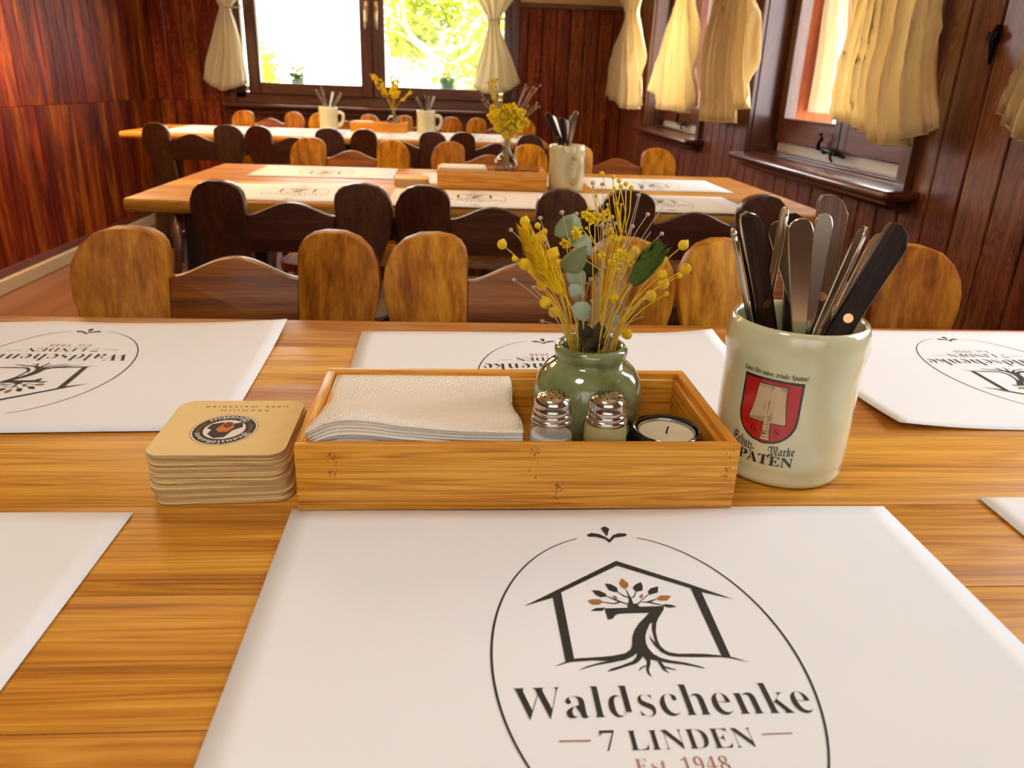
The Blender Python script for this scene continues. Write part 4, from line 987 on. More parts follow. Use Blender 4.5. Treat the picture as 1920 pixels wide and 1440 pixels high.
for s in (-1, 1):
    for k in range(5):
        a = R(-25 + k * 9) if s > 0 else R(205 - k * 9)
        c = (0.018 * math.cos(a), 0.018 * 1.12 * math.sin(a))
        flat('barley_ear', [emb([(c[0] - 0.0016, c[1] - 0.0004), (c[0], c[1] + 0.0008), (c[0] + 0.0016, c[1] + 0.0004), (c[0], c[1] - 0.0008)])], m_inkb, top, Z0 + 0.00022)
for body, y0, y1, hw in (('P R E M I U M', 0.0272, 0.0296, 0.0165), ('H E F E - W E I S S B I E R', 0.0335, 0.0360, 0.030)):
    pass
def ctext(body, yc, h, hw):
    v, f, a = text2d(body, None, 0.0)
    pts = [(-(u - 0.5) * 2 * hw - 0.0, yc - (w - 0.5) * h) for u, w in v]
    mesh('coaster_lettering', [(x + 0.0035, y, Z0 + 0.0001) for x, y in pts], f, plain('gold_ink', (92, 74, 36), 0.7), top)
ctext('P R E M I U M', 0.0275, 0.0030, 0.0175)
ctext('H E F E - W E I S S B I E R', 0.0345, 0.0030, 0.031)
coasters(-0.137, 2.212, 14, 'tan coaster within the stack left of the middle table tray', 'topmost tan coaster of the stack left of the middle table tray', 'beer coasters on the middle table', lambda f: (0, 0, 0), 9)
# ------------------------------------------------------------ stoneware mugs
STEIN = [(0.044, 0), (0.0480, 0.002), (0.0490, 0.006), (0.0480, 0.0095), (0.0492, 0.013), (0.0497, 0.017), (0.0499, 0.05), (0.0496, 0.085), (0.0502, 0.0915), (0.0514, 0.098), (0.0517, 0.104), (0.0511, 0.111), (0.0497, 0.1175), (0.0485, 0.1208), (0.0468, 0.1215), (0.0455, 0.1205), (0.0449, 0.116), (0.0455, 0.10), (0.0450, 0.06), (0.0445, 0.012)]
def stein(x, y, ang, lab, n=64):
    """ang = direction the handle points to"""
    t = empty('beer_mug', (x, y, T + 0.0004), ang, lab, 'mug', 'cream stoneware beer mugs')
    lathe('mug_body', STEIN, m_stein, t, n)
    pts = bez((0.049, 0, 0.092), (0.088, 0, 0.104), (0.083, 0, 0.066), 8) + bez((0.083, 0, 0.066), (0.078, 0, 0.026), (0.049, 0, 0.026), 8)[1:]
    tube('handle', pts, [0.0095, 0.009, 0.0085] + [0.008] * (len(pts) - 6) + [0.0085, 0.009, 0.0095], m_stein, t, 10)
    return t
MC = (0.2545, 0.530)
mug = stein(MC[0], MC[1], R(57), 'large cream beer mug with a red spade shield, holding cutlery right of the near tray')
stein(0.297, 2.19, R(-72), 'cream beer mug of cutlery right of the middle table tray')
stein(-0.720, 4.42, R(-10), 'cream beer mug of cutlery left of the far table tray')
stein(-0.190, 4.40, R(-10), 'cream beer mug of cutlery right of the far table tray')
# print on the near mug: u = arc length, v = height, wrapped on the glazed wall
def stein_r(z):
    for i in range(len(STEIN) - 1):
        if STEIN[i][1] <= z <= STEIN[i + 1][1]:
            a, b = STEIN[i], STEIN[i + 1]; return a[0] + (b[0] - a[0]) * (z - a[1]) / max(1e-9, b[1] - a[1])
    return 0.0505
def wrap(name, vs, fs, mat, lift, parent=mug):
    out = []
    for u, v in vs:
        z = v / 1000.0; th = (u / 1000.0) / 0.0505; r = stein_r(z) + lift
        a = th - PI / 2 - R(57)          # local frame of the mug is turned by 57 degrees
        out.append((r * math.cos(a), r * math.sin(a), z))
    return mesh(name, out, fs, mat, parent)
def strip_shape(name, left, right, z0, z1, mat, lift, nz=24, nu=10):
    vs, fs = [], []
    for j in range(nz + 1):
        z = z0 + (z1 - z0) * j / nz; l, r = left(z), right(z)
        for i in range(nu + 1): vs.append((l + (r - l) * i / nu, z))
    for j in range(nz):
        for i in range(nu):
            a = j * (nu + 1) + i; fs.append((a, a + 1, a + nu + 2, a + nu + 1))
    return wrap(name, vs, fs, mat, lift)
UC = -33.2
def halfw(z, w, ztop, zmid, ztip):
    if z >= zmid: return w
    k = (zmid - z) / (zmid - ztip); return w * math.sqrt(max(0, 1 - k ** 2.1))
def shield(name, g, mat, lift, z1):
    strip_shape(name, lambda z: UC - halfw(z, 22.2 - g, 85.5, 58, 35.4 + g), lambda z: UC + halfw(z, 22.2 - g, 85.5, 58, 35.4 + g), 35.41 + g, z1, mat, lift, 34, 12)
shield('shield_border', 0.0, m_prt, 0.00015, 86.0)
shield('shield_field', 1.7, m_red, 0.00030, 84.0)
shield_line = None
def wpoly(name, pts, mat, lift):
    vs, fs = [], []; add_poly(vs, fs, pts); return wrap(name, vs, fs, mat, lift)
def strips(name, rows, mat, lift):       # rows of (z, left, right)
    vs, fs = [], []
    for z, l, r in rows:
        for i in range(7): vs.append((l + (r - l) * i / 6, z))
    for j in range(len(rows) - 1):
        for i in range(6):
            a = j * 7 + i; fs.append((a, a + 1, a + 8, a + 7))
    return wrap(name, vs, fs, mat, lift)
blade = [(52.8, -45.9, -20.0), (54.4, -46.4, -19.6), (60, -45.0, -20.6), (68, -43.6, -21.6), (76, -42.9, -22.2), (81.2, -42.6, -22.2)]
strips('spade_outline', [(z - (0.7 if i == 0 else 0) + (0.7 if i == 5 else 0), l - 0.7, r + 0.7) for i, (z, l, r) in enumerate(blade)], m_prt, 0.00042)
strips('spade_blade', blade, m_spade, 0.00054)
strips('spade_shaft_outline', [(38.2, -36.3, -28.4), (44, -35.6, -29.2), (53, -35.3, -29.6), (57.5, -34.2, -31.4)], m_prt, 0.00042)
strips('spade_shaft', [(38.8, -35.7, -29.0), (44, -35.0, -29.8), (53, -34.7, -30.2), (60, -33.6, -32.2)], m_spade, 0.00060)
hl = ([], [])
def hline(u0, v0, u1, v1, w=0.35):
    d = math.hypot(u1 - u0, v1 - v0); nx_, ny_ = -(v1 - v0) / d * w / 2, (u1 - u0) / d * w / 2
    add_poly(hl[0], hl[1], [(u0 + nx_, v0 + ny_), (u1 + nx_ * 0.3, v1 + ny_ * 0.3), (u1 - nx_ * 0.3, v1 - ny_ * 0.3), (u0 - nx_, v0 - ny_)])
for k in range(8): hline(-42.4 + k * 1.1, 80.8, -42.4 + k * 1.1, 78.2 - 0.6 * (k % 2) + k * 0.15)
for k in range(6): hline(-27.0 + k * 0.8, 80.8, -26.8 + k * 0.8, 79.0 - k * 0.45)
for k in range(4): hline(-33.6 + k * 0.7, 80.8, -33.6 + k * 0.7, 78.4)
for k in range(9): hline(-45.6 + k * 1.2, 53.6, -44.6 + k * 1.25, 55.4 + k * 0.22, 0.4)
for k in range(8): hline(-31.4 + 0.1 * k, 55.0 + k * 1.1, -28.3 - 0.28 * k, 54.3 + k * 1.1, 0.4)
for k in range(9): hline(-32.6, 47 + k * 1.3, -30.3, 47.8 + k * 1.3, 0.4)
hline(-33.0, 69.5, -33.2, 59.0, 0.6); hline(-35.6, 66, -36.4, 61.5, 0.5); hline(-32.8, 78, -33.0, 76.0, 0.5)
for z in (74.5, 73.0, 71.5): hline(-32.9, z, -32.9, z - 0.5, 0.6)
for z in (50.6, 48.0): hline(-34.0, z, -33.3, z - 0.2, 0.9)
hline(-35.7, 45.6, -29.4, 45.4, 0.8); hline(-35.9, 41.2, -29.0, 41.2, 0.8); hline(-34.6, 43.6, -31.0, 43.6, 1.6)
wrap('spade_hatching', hl[0], hl[1], m_prt, 0.00072)['kind'] = 'stuff'
def wtext(body, tab, u0, u1, v0, v1, name, mat=None, lift=0.0005, off=0.0, arch=0.0, slope=0.0):
    v, f, a = text2d(body, tab, off)
    wrap(name, [(u0 + (u1 - u0) * s, v0 + (v1 - v0) * t + arch * (4 * (s - 0.5) ** 2 - 1) + slope * s) for s, t in v], f, mat or m_prt, lift)
wtext('Lass Dir raten, trinke Spaten!', ITAL, -56.6, -9.6, 87.2, 92.2, 'mug_slogan', None, 0.0003, 0.006, 0.4)
wtext('G.', BOLD, -44.0, -38.4, 43.6, 48.6, 'mug_initial', None, 0.00045, -0.01)
wtext('S.', BOLD, -26.4, -21.0, 43.6, 48.6, 'mug_initial', None, 0.00045, -0.01)
wtext('Schutz-', FRAK, -57.5, -38.6, 28.6, 39.6, 'mug_lettering', None, 0.0003, 0.0, 0, -4.2)
wtext('Marke', FRAK, -28.6, -9.6, 26.5, 34.6, 'mug_lettering', None, 0.0003, 0.0, 0, 2.4)
wtext('SPATEN', BOLD, -57.6, -9.6, 19.4, 27.4, 'mug_lettering', None, 0.0003, 0.006, 0.5)

# ------------------------------------------------------------ cutlery
def orient(o, top, d, face):
    """local -z runs along d from the top; local y (flat side normal) as near to face as possible"""
    z = -Vector(d).normalized(); y = Vector(face); y = (y - y.dot(z) * z).normalized(); x = y.cross(z)
    m = Matrix((x, y, z)).transposed().to_4x4(); m.translation = Vector(top); o.matrix_world = m
    o.location = m.translation; o.rotation_euler = m.to_euler()
def steel_piece(L, w, kind='fork'):
    """flatware seen by its handle: flared rounded end, bead round the rim, slim shaft, tines or bowl below"""
    root = empty('table_fork' if kind == 'fork' else 'table_spoon' if kind == 'spoon' else 'table_knife', (0, 0, 0))
    h = w / 2
    half = [(0, 0), (0.45 * h, -0.0008), (0.8 * h, -0.0035), (h, -0.008), (0.97 * h, -0.02), (0.82 * h, -0.045), (0.62 * h, -0.075), (0.45 * h, -0.10), (0.38 * h, -L * 0.68)]
    if kind == 'spoon': half += [(0.5 * h, -L * 0.70), (1.2 * h, -L * 0.80), (1.15 * h, -L * 0.92), (0.5 * h, -L * 0.99)]
    elif kind == 'knife': half += [(0.6 * h, -L * 0.70), (0.75 * h, -L * 0.9), (0.3 * h, -L)]
    else: half += [(0.6 * h, -L * 0.72), (1.15 * h, -L * 0.78), (1.15 * h, -L * 0.80), (0.9 * h, -L * 0.80)]
    out = [(-x, z) for x, z in half[1:]] [::-1] + half
    bm = prism(out, lambda u, v: (u, -0.0011, v), lambda u, v: (u, 0.0011, v), 0.0005, 1)
    b = from_bm('shaft', bm, m_steel, root, angle=35)
    if kind == 'fork':
        for k in range(4):
            x = (-0.95 + k * 0.633) * h
            tube('tine', [(x, 0, -L * 0.785), (x, -0.002, -L * 0.9), (x * 0.95, 0, -L)], [0.0013, 0.0012, 0.0006], m_steel, root, 6)
    rim = [(x, -0.0012, z) for x, z in out if z > -0.09]
    rim = [(x * 0.93, y, z - 0.0006) for x, y, z in rim]
    tube('rim_bead', rim, 0.0007, m_steel, b, 5)
    return root
def wood_knife(L, w, mat):
    root = empty('steak_knife', (0, 0, 0)); h = w / 2; H = 0.108
    o1 = [(-1.0 * h, -0.013), (-0.55 * h, -0.004), (0.2 * h, 0.0), (0.85 * h, -0.0006), (1.0 * h, -0.004), (0.98 * h, -0.02), (0.82 * h, -0.06), (0.80 * h, -0.095), (0.9 * h, -H), (-0.9 * h, -H), (-0.86 * h, -0.06), (-0.95 * h, -0.03)]
    for a, b, nm in ((-0.0072, -0.0016, 'handle_scale'), (0.0016, 0.0072, 'handle_scale')):
        bm = prism(o1, lambda u, v: (u * (0.9 if abs(a) > abs(b) else 1), a, v), lambda u, v: (u * (1 if abs(a) > abs(b) else 0.9), b, v), 0.0012, 2)
        from_bm(nm, bm, mat, root, angle=40)
    bm = prism([(x * 1.02, z * 1.002 + 0.0002) for x, z in o1], lambda u, v: (u, -0.0014, v), lambda u, v: (u, 0.0014, v), 0.0004, 1)
    tang = from_bm('tang', bm, m_steel, root, angle=40)
    bl = [(-0.8 * h, -H), (0.8 * h, -H), (0.8 * h, -L * 0.85), (0.2 * h, -L), (-0.6 * h, -L * 0.9)]
    from_bm('blade', prism(bl, lambda u, v: (u, -0.0008, v), lambda u, v: (u, 0.0008, v), 0.0003, 1), m_steel, root, angle=40)
    for z in (0.071, 0.095):
        vs, fs = tube_data([(0, -0.0078, -z), (0, 0.0078, -z)], 0.0034, 16)
        mesh('rivet', vs, fs, m_rivet, root)
    return root
CUT = [('steel_edge',[0.192,0.525,0.887],[0.215,0.53,0.822],0.0072),('black',[0.196,0.512,0.901],[0.226,0.527,0.819],0.0148),('steel_edge',[0.236,0.545,0.9],[0.235,0.545,0.839],0.0076),('steel',[0.237,0.56,0.887],[0.258,0.55,0.83],0.0156),('steel',[0.228,0.5,0.899],[0.24,0.5,0.825],0.0164),('steel',[0.25,0.512,0.901],[0.251,0.507,0.824],0.0121),('wood',[0.263,0.53,0.911],[0.262,0.52,0.822],0.021),('steel_edge',[0.274,0.5,0.895],[0.254,0.497,0.825],0.0073),('black',[0.306,0.51,0.893],[0.275,0.505,0.825],0.0195),('steel',[0.319,0.555,0.88],[0.292,0.532,0.844],0.0119),('black',[0.256,0.57,0.892],[0.26,0.56,0.827],0.0178)]
LAB = ['thin steel handle seen edge-on, leftmost in the near mug', 'black-handled steak knife, leftmost in the near mug', 'steel fork handle seen edge-on, leaning right behind the left black knife',
       'steel fork with a flared handle, half hidden at the back left of the near mug', 'steel fork with a broad beaded handle at the front centre of the near mug', 'golden-looking steel spoon handle beside the brown wooden knife',
       'steak knife with a brown wooden handle, tallest in the near mug', 'slim steel handle edge-on, in front of the largest black knife', 'large black-handled steak knife with brass rivets, leaning right',
       'steel spoon handle behind the largest black knife', 'dark-handled steak knife at the back of the near mug']
KN = ['knife', 'w', 'fork', 'fork', 'fork', 'spoon', 'w', 'fork', 'w', 'spoon', 'w']
for i, (k, a, b, w) in enumerate(CUT):
    a, b = Vector(a), Vector(b); d = (b - a).normalized()
    t = (T + 0.016 - a.z) / d.z; end = a + d * t
    # keep the lower end inside the mug
    v = Vector((end.x - MC[0], end.y - MC[1], 0)); rmax = 0.030
    while v.length > rmax and t > 0.12:
        t -= 0.004; end = a + d * t; v = Vector((end.x - MC[0], end.y - MC[1], 0))
    face = Vector((-0.25, -0.9, 0.35)) if 'edge' not in k else Vector((1, -0.15, 0.1))
    if k == 'steel' and i == 3: face = Vector((-0.6, -0.8, 0.2))
    if k in ('black', 'wood'): o = wood_knife(t, w * 1.02, m_rose if k == 'wood' else m_ebony)
    else: o = steel_piece(t, 0.016 if 'edge' in k else w, KN[i])
    if i == 8: face = Vector((-0.35, -0.85, 0.1))
    if i == 1: face = Vector((0.1, -0.9, 0.2))
    orient(o, a, d, face)
    tag(o, LAB[i], 'cutlery', 'cutlery in the near mug')
def far_cutlery(x, y, items, where):
    kinds = {'k': 'dark-handled steak knife', 'f': 'steel fork', 's': 'steel spoon', 'n': 'steel table knife'}
    for i, (dx, dy, h, kd, nm) in enumerate(items):
        a = Vector((x + dx, y + dy, T + h)); b = Vector((x - dx * 0.55, y - dy * 0.5, T + 0.018)); d = (b - a); L = d.length
        o = wood_knife(L, 0.018, m_ebony) if kd == 'k' else steel_piece(L, 0.015, {'f': 'fork', 's': 'spoon', 'n': 'knife'}[kd])
        orient(o, a, d, Vector((0.1 * i - 0.2, -0.95, 0.2)))
        tag(o, '%s, %s in the mug %s' % (kinds[kd], nm, where), 'cutlery', 'cutlery in the mug ' + where)
far_cutlery(0.297, 2.19, [(-0.062, -0.01, 0.205, 'k', 'leftmost'), (-0.046, 0.012, 0.196, 'f', 'second from the left'), (-0.022, -0.01, 0.194, 'k', 'third from the left'), (-0.008, 0.015, 0.188, 's', 'in the middle'), (0.010, 0.0, 0.200, 'n', 'second from the right'), (0.016, -0.014, 0.212, 's', 'rightmost')], 'on the middle table')
far_cutlery(-0.720, 4.42, [(-0.062, 0, 0.205, 's', 'leftmost'), (-0.036, 0.01, 0.222, 'f', 'tallest'), (-0.02, -0.01, 0.185, 'n', 'shortest'), (0.03, 0.01, 0.20, 'f', 'second from the right'), (0.075, 0, 0.195, 'n', 'rightmost')], 'left of the far tray')
far_cutlery(-0.190, 4.40, [(-0.055, 0, 0.19, 'f', 'leftmost'), (-0.015, 0.01, 0.205, 'k', 'tallest'), (0.016, -0.01, 0.195, 's', 'in the middle'), (0.046, 0, 0.195, 'n', 'rightmost')], 'right of the far tray')

# ------------------------------------------------------------ green vase
VC = (0.1015, 0.5475, T + 0.0077)
VP = [(0.026, 0), (0.0295, 0.002), (0.0330, 0.008), (0.0385, 0.018), (0.0422, 0.029), (0.0433, 0.039), (0.0425, 0.049), (0.0395, 0.059), (0.0345, 0.0665), (0.0295, 0.0705), (0.0268, 0.0722), (0.0262, 0.0738), (0.0275, 0.0758), (0.0283, 0.079), (0.0279, 0.0822), (0.0262, 0.0845), (0.0240, 0.0850), (0.0222, 0.0835), (0.0218, 0.078), (0.0225, 0.071), (0.035, 0.060), (0.039, 0.040), (0.033, 0.015), (0.024, 0.006)]
vt = empty('green_vase', VC, 0, 'squat glazed olive-green vase of dried flowers in the near tray', 'vase')
lathe('vase_body', VP, m_glaze, vt, 64, wav=lambda a, z: 0.006 * math.sin(3 * a + z * 90) * (1 if 0.01 < z < 0.065 else 0))

# ------------------------------------------------------------ dried flowers
FL = {'pods':[[0.045,0.531,0.887,0.0037],[0.056,0.55,0.881,0.0024],[0.06,0.539,0.879,0.0024],[0.059,0.553,0.872,0.0044],[0.031,0.555,0.866,0.0039],[0.038,0.52,0.863,0.0022],[0.045,0.517,0.86,0.0044],[0.056,0.568,0.845,0.0041],[0.066,0.532,0.864,0.0051],[0.07,0.531,0.858,0.0037],[0.064,0.578,0.83,0.0046],[0.064,0.545,0.825,0.0046],[0.074,0.568,0.811,0.0046],[0.164,0.546,0.87,0.0041],[0.171,0.556,0.85,0.0044],[0.143,0.525,0.862,0.0037],[0.153,0.555,0.845,0.0041],[0.159,0.57,0.835,0.0046],[0.144,0.548,0.831,0.0044],[0.132,0.562,0.862,0.0034],[0.131,0.558,0.797,0.0044],[0.148,0.52,0.84,0.0021],[0.169,0.563,0.843,0.0021]],'buds':[[0.037,0.553,0.877],[0.056,0.535,0.889],[0.069,0.518,0.896],[0.087,0.57,0.887],[0.063,0.545,0.868],[0.041,0.561,0.838],[0.057,0.57,0.83],[0.064,0.56,0.806],[0.091,0.573,0.795],[0.098,0.54,0.828],[0.113,0.566,0.812],[0.121,0.544,0.826],[0.132,0.574,0.813],[0.141,0.57,0.888],[0.119,0.522,0.887],[0.135,0.524,0.873],[0.125,0.529,0.913],[0.134,0.576,0.901],[0.093,0.543,0.913],[0.102,0.555,0.911],[0.095,0.535,0.846],[0.102,0.547,0.843],[0.115,0.54,0.815],[0.105,0.538,0.854],[0.081,0.552,0.842],[0.108,0.552,0.886],[0.112,0.572,0.879],[0.104,0.558,0.881],[0.118,0.574,0.88],[0.153,0.569,0.874]],'dots':[[0.105,0.577,0.916,0.0022],[0.11,0.558,0.916,0.0021],[0.108,0.526,0.917,0.0021],[0.122,0.569,0.91,0.0021],[0.12,0.576,0.907,0.0021],[0.127,0.572,0.907,0.0023],[0.11,0.551,0.909,0.0016],[0.099,0.56,0.902,0.0017],[0.106,0.529,0.892,0.0016],[0.095,0.568,0.877,0.0015],[0.088,0.552,0.88,0.0015],[0.081,0.534,0.867,0.0017],[0.112,0.52,0.857,0.0017],[0.098,0.569,0.907,0.0013],[0.098,0.577,0.903,0.0011],[0.103,0.521,0.91,0.0015],[0.116,0.566,0.896,0.0013],[0.114,0.541,0.899,0.0011],[0.101,0.525,0.901,0.0011]],'clus':[[0.09,0.534,0.891,0.0061],[0.106,0.564,0.887,0.0058],[0.101,0.57,0.883,0.0044],[0.08,0.519,0.882,0.0044],[0.078,0.554,0.868,0.0046],[0.112,0.519,0.868,0.0051],[0.126,0.561,0.853,0.0061],[0.111,0.537,0.857,0.0041],[0.131,0.571,0.857,0.0034],[0.12,0.577,0.825,0.0044],[0.104,0.547,0.861,0.0034],[0.114,0.578,0.873,0.0039],[0.11,0.535,0.875,0.0032],[0.111,0.521,0.836,0.0029]],'tail':[[0.045,0.5,0.885],[0.049,0.5,0.875],[0.056,0.503,0.862],[0.064,0.506,0.851],[0.07,0.508,0.844]],'head':[[0.121,0.515,0.848],[0.126,0.515,0.856],[0.131,0.515,0.864],[0.137,0.515,0.871]],'leaves':[[[0.066,0.53,0.878],[0.086,0.545,0.888],0.012,0],[[0.081,0.54,0.875],[0.093,0.53,0.864],0.011,1],[[0.074,0.53,0.853],[0.088,0.52,0.873],0.013,0],[[0.088,0.53,0.814],[0.1,0.535,0.791],0.01,2],[[0.104,0.535,0.814],[0.102,0.535,0.789],0.01,2],[[0.08,0.53,0.844],[0.087,0.53,0.83],0.01,1],[[0.094,0.545,0.859],[0.092,0.55,0.843],0.012,2],[[0.08,0.54,0.854],[0.088,0.54,0.834],0.012,1],[[0.08,0.52,0.83],[0.095,0.525,0.82],0.011,1],[[0.091,0.53,0.803],[0.099,0.53,0.792],0.009,2],[[0.122,0.55,0.814],[0.113,0.55,0.808],0.006,1]]}
def ico(bm, c, r, sub=1, sc=(1, 1, 1), jit=0.0, rs=None):
    q = bmesh.ops.create_icosphere(bm, subdivisions=sub, radius=1)
    for v in q['verts']:
        k = 1 + (rs.uniform(-jit, jit) if jit else 0)
        v.co = Vector((c[0] + v.co.x * r * sc[0] * k, c[1] + v.co.y * r * sc[1] * k, c[2] + v.co.z * r * sc[2] * k))
def bouquet_near():
    rs = random.Random(12)
    bq = empty('dried_bouquet', (VC[0], VC[1], VC[2] + 0.08), 0, 'dried yellow flowers with grey-green leaves in the green vase', 'dried flowers')
    O = Vector(bq.location)
    ys, wsn = ([], []), ([], [])
    def stem(p, tgt, r0, r1, bend=0.006):
        p = Vector(p) - O
        dx = p.x
        foot = Vector((max(-0.016, min(0.016, dx * 0.32 + rs.uniform(-0.005, 0.005))), max(-0.015, min(0.015, p.y * 0.4 + rs.uniform(-0.006, 0.006))), 0.0))
        mid = (p + foot) / 2 + Vector((-(p.x) * 0.18 + rs.uniform(-bend, bend), rs.uniform(-bend, bend), 0.004 + abs(p.x) * 0.05))
        low = foot * 0.3 + Vector((rs.uniform(-0.006, 0.006), rs.uniform(-0.006, 0.006), -0.068))
        pts = [low] + bez(foot, mid, p, 9)
        tube_data(pts, [r0] * 5 + [r1] * (len(pts) - 5), 5, *tgt)
    for x, y, z, r in FL['pods']:
        stem((x, y, z), ys, 0.00055, 0.00042)
        bm = bmesh.new(); r = r * 0.95; ico(bm, (0, 0, 0), r, 2, (1, 1, 1.02))
        for v in bm.verts:
            a = math.atan2(v.co.y, v.co.x); v.co *= 1 + 0.045 * abs(math.sin(a * 2.5))
            if v.co.z > r * 0.9: v.co.z += r * 0.35
        o = from_bm('seed_pod', bm, m_pod, bq, True); o.location = Vector((x, y, z)) - O
        o.rotation_euler = (rs.uniform(-0.5, 0.2), (x - VC[0]) * 9, rs.uniform(0, 6))
    for x, y, z in FL['buds']:
        stem((x, y, z), wsn, 0.00035, 0.00028, 0.01)
    bm = bmesh.new()
    for x, y, z in FL['buds']:
        p = Vector((x, y, z)) - O; ico(bm, p, 0.0019, 1, (1, 1, 0.9), 0.1, rs)
    from_bm('small_buds', bm, m_bud, bq, True)['kind'] = 'stuff'
    bm = bmesh.new()
    for x, y, z, r in FL['dots']:
        p = Vector((x, y, z)) - O; ico(bm, p, r * 0.95, 1, (1, 1, 1), 0.12, rs)
    from_bm('small_yellow_buds', bm, m_yel, bq, True)['kind'] = 'stuff'
    for i, (x, y, z, r) in enumerate(FL['dots']):
        # sprays branch from one stalk
        hub = Vector((VC[0] + 0.012 + (x - VC[0]) * 0.45, y, VC[2] + 0.10 + (z - VC[2] - 0.08) * 0.55)) - O
        p = Vector((x, y, z)) - O
        tube_data([hub, (hub + p) / 2 + Vector((rs.uniform(-.003, .003), 0, rs.uniform(-.003, .003))), p], 0.0004, 4, *ys)
        if i % 3 == 0: stem(hub + O, ys, 0.0005, 0.0004)
    for x, y, z, r in FL['clus']:
        stem((x, y, z - r * 0.3), ys, 0.0005, 0.0004)
        bm = bmesh.new()
        for k in range(26):
            d = Vector((rs.gauss(0, 1), rs.gauss(0, 0.8), rs.gauss(0, 1))).normalized() * r * rs.uniform(0.2, 0.95)
            ico(bm, d, 0.0013 * rs.uniform(0.7, 1.35), 1, (1, 1, 1), 0.25, rs)
            if k % 3 == 0: tube_v, tube_f = tube_data([Vector((0, 0, -r)), d], 0.0003, 4)
        o = from_bm('blossom_cluster', bm, m_yel, bq); o.location = Vector((x, y, z)) - O
    mesh('yellow_stems', ys[0], ys[1], m_stem, bq, True)['kind'] = 'stuff'
    # extra fine pale twigs round the mouth
    for k in range(26):
        a = rs.uniform(-1, 1)
        p = Vector((VC[0] + a * 0.05, VC[1] + rs.uniform(-0.015, 0.015), VC[2] + rs.uniform(0.10, 0.19)))
        stem(p, wsn if k % 3 else ys, 0.0003, 0.00025, 0.012)
    for k in range(7):
        a = rs.uniform(0, 6.28); c = Vector((0.006 + 0.01 * math.cos(a), -0.006, 0.004))
        pts = [c + Vector((0.012 * math.cos(q + a), 0.006 * math.sin(q), 0.012 * math.sin(q * 0.9 + a))) for q in [j * 0.45 for j in range(10)]]
        tube_data(pts, 0.0003, 4, *wsn)
    mesh('pale_stems', wsn[0], wsn[1], m_wstem, bq, True)['kind'] = 'stuff'
    # feathery plume and green grass head: a tapering core covered in short bristles
    def plume(name, pts, rad, mat, n, ln, tipr=0.0):
        pts = [Vector(p) - O for p in pts]
        vs, fs = tube_data(pts, [r * 0.72 for r in rad], 10)
        for k in range(n):
            t = rs.random(); s = t * (len(pts) - 1); i = min(int(s), len(pts) - 2); f = s - i
            c = pts[i] * (1 - f) + pts[i + 1] * f; r = rad[i] * (1 - f) + rad[i + 1] * f
            d = (pts[0] - pts[-1]).normalized() if name == 'grass_plume' else (pts[-1] - pts[0]).normalized()
            q = Vector((rs.gauss(0, 1), rs.gauss(0, 1), rs.gauss(0, 1))); q = (q - q.dot(d) * d).normalized()
            b0 = c + q * r * 0.7; tip = b0 + (d * 0.9 + q * 0.35).normalized() * ln * rs.uniform(0.6, 1.2)
            side = d.cross(q) * (0.00035 if name == 'grass_plume' else 0.0007)
            e = len(vs); vs += [tuple(b0 - side), tuple(b0 + side), tuple((b0 + tip) / 2 + side + q * 0.0003), tuple(tip), tuple((b0 + tip) / 2 - side + q * 0.0003)]
            fs += [(e, e + 1, e + 2, e + 4), (e + 4, e + 2, e + 3)]
        o = mesh(name, vs, fs, mat, bq, False)
        return o
    plume('grass_plume', FL['tail'], [0.0010, 0.0040, 0.0066, 0.0080, 0.0050], m_tail, 1300, 0.010)
    plume('green_grass_head', FL['head'], [0.0050, 0.0078, 0.0080, 0.0048], m_green, 700, 0.0085)
    s2 = ([], [])
    for key, mt in (('tail', m_stem), ('head', m_stem)):
        q = FL[key][-1] if key == 'tail' else FL[key][0]
        stem(q, s2, 0.0006, 0.0006)
    mesh('plume_stems', s2[0], s2[1], m_stem, bq, True)['kind'] = 'stuff'
    for a, b, w, kd in FL['leaves']:
        a, b = Vector(a) - O, Vector(b) - O
        d = (b - a); L = d.length; d.normalize(); up = Vector((0.2, -0.9, 0.3)); up = (up - up.dot(d) * d).normalized(); sd = d.cross(up)
        vs, fs = [], []; n = 10
        for i in range(n + 1):
            t = i / n; hw = w * 0.62 * math.sin(PI * (t ** 0.8)) ** 0.7
            c = a + d * L * t + up * (0.004 * math.sin(PI * t))
            for s, lift in ((-1, 0.5), (-0.5, 0.12), (0, 0), (0.5, 0.12), (1, 0.5)):
                vs.append(tuple(c + sd * hw * s + up * (hw * lift * 0.5) + up * 0.0008 * math.sin(t * 14 + s * 3)))
        for i in range(n):
            for k in range(4): fs.append((i * 5 + k, i * 5 + k + 1, (i + 1) * 5 + k + 1, (i + 1) * 5 + k))
        o = mesh('leaf', vs, fs, (m_leaf, m_leafp, m_leafd)[kd], bq, True)
        m = o.modifiers.new('s', 'SOLIDIFY'); m.thickness = 0.0004
bouquet_near()

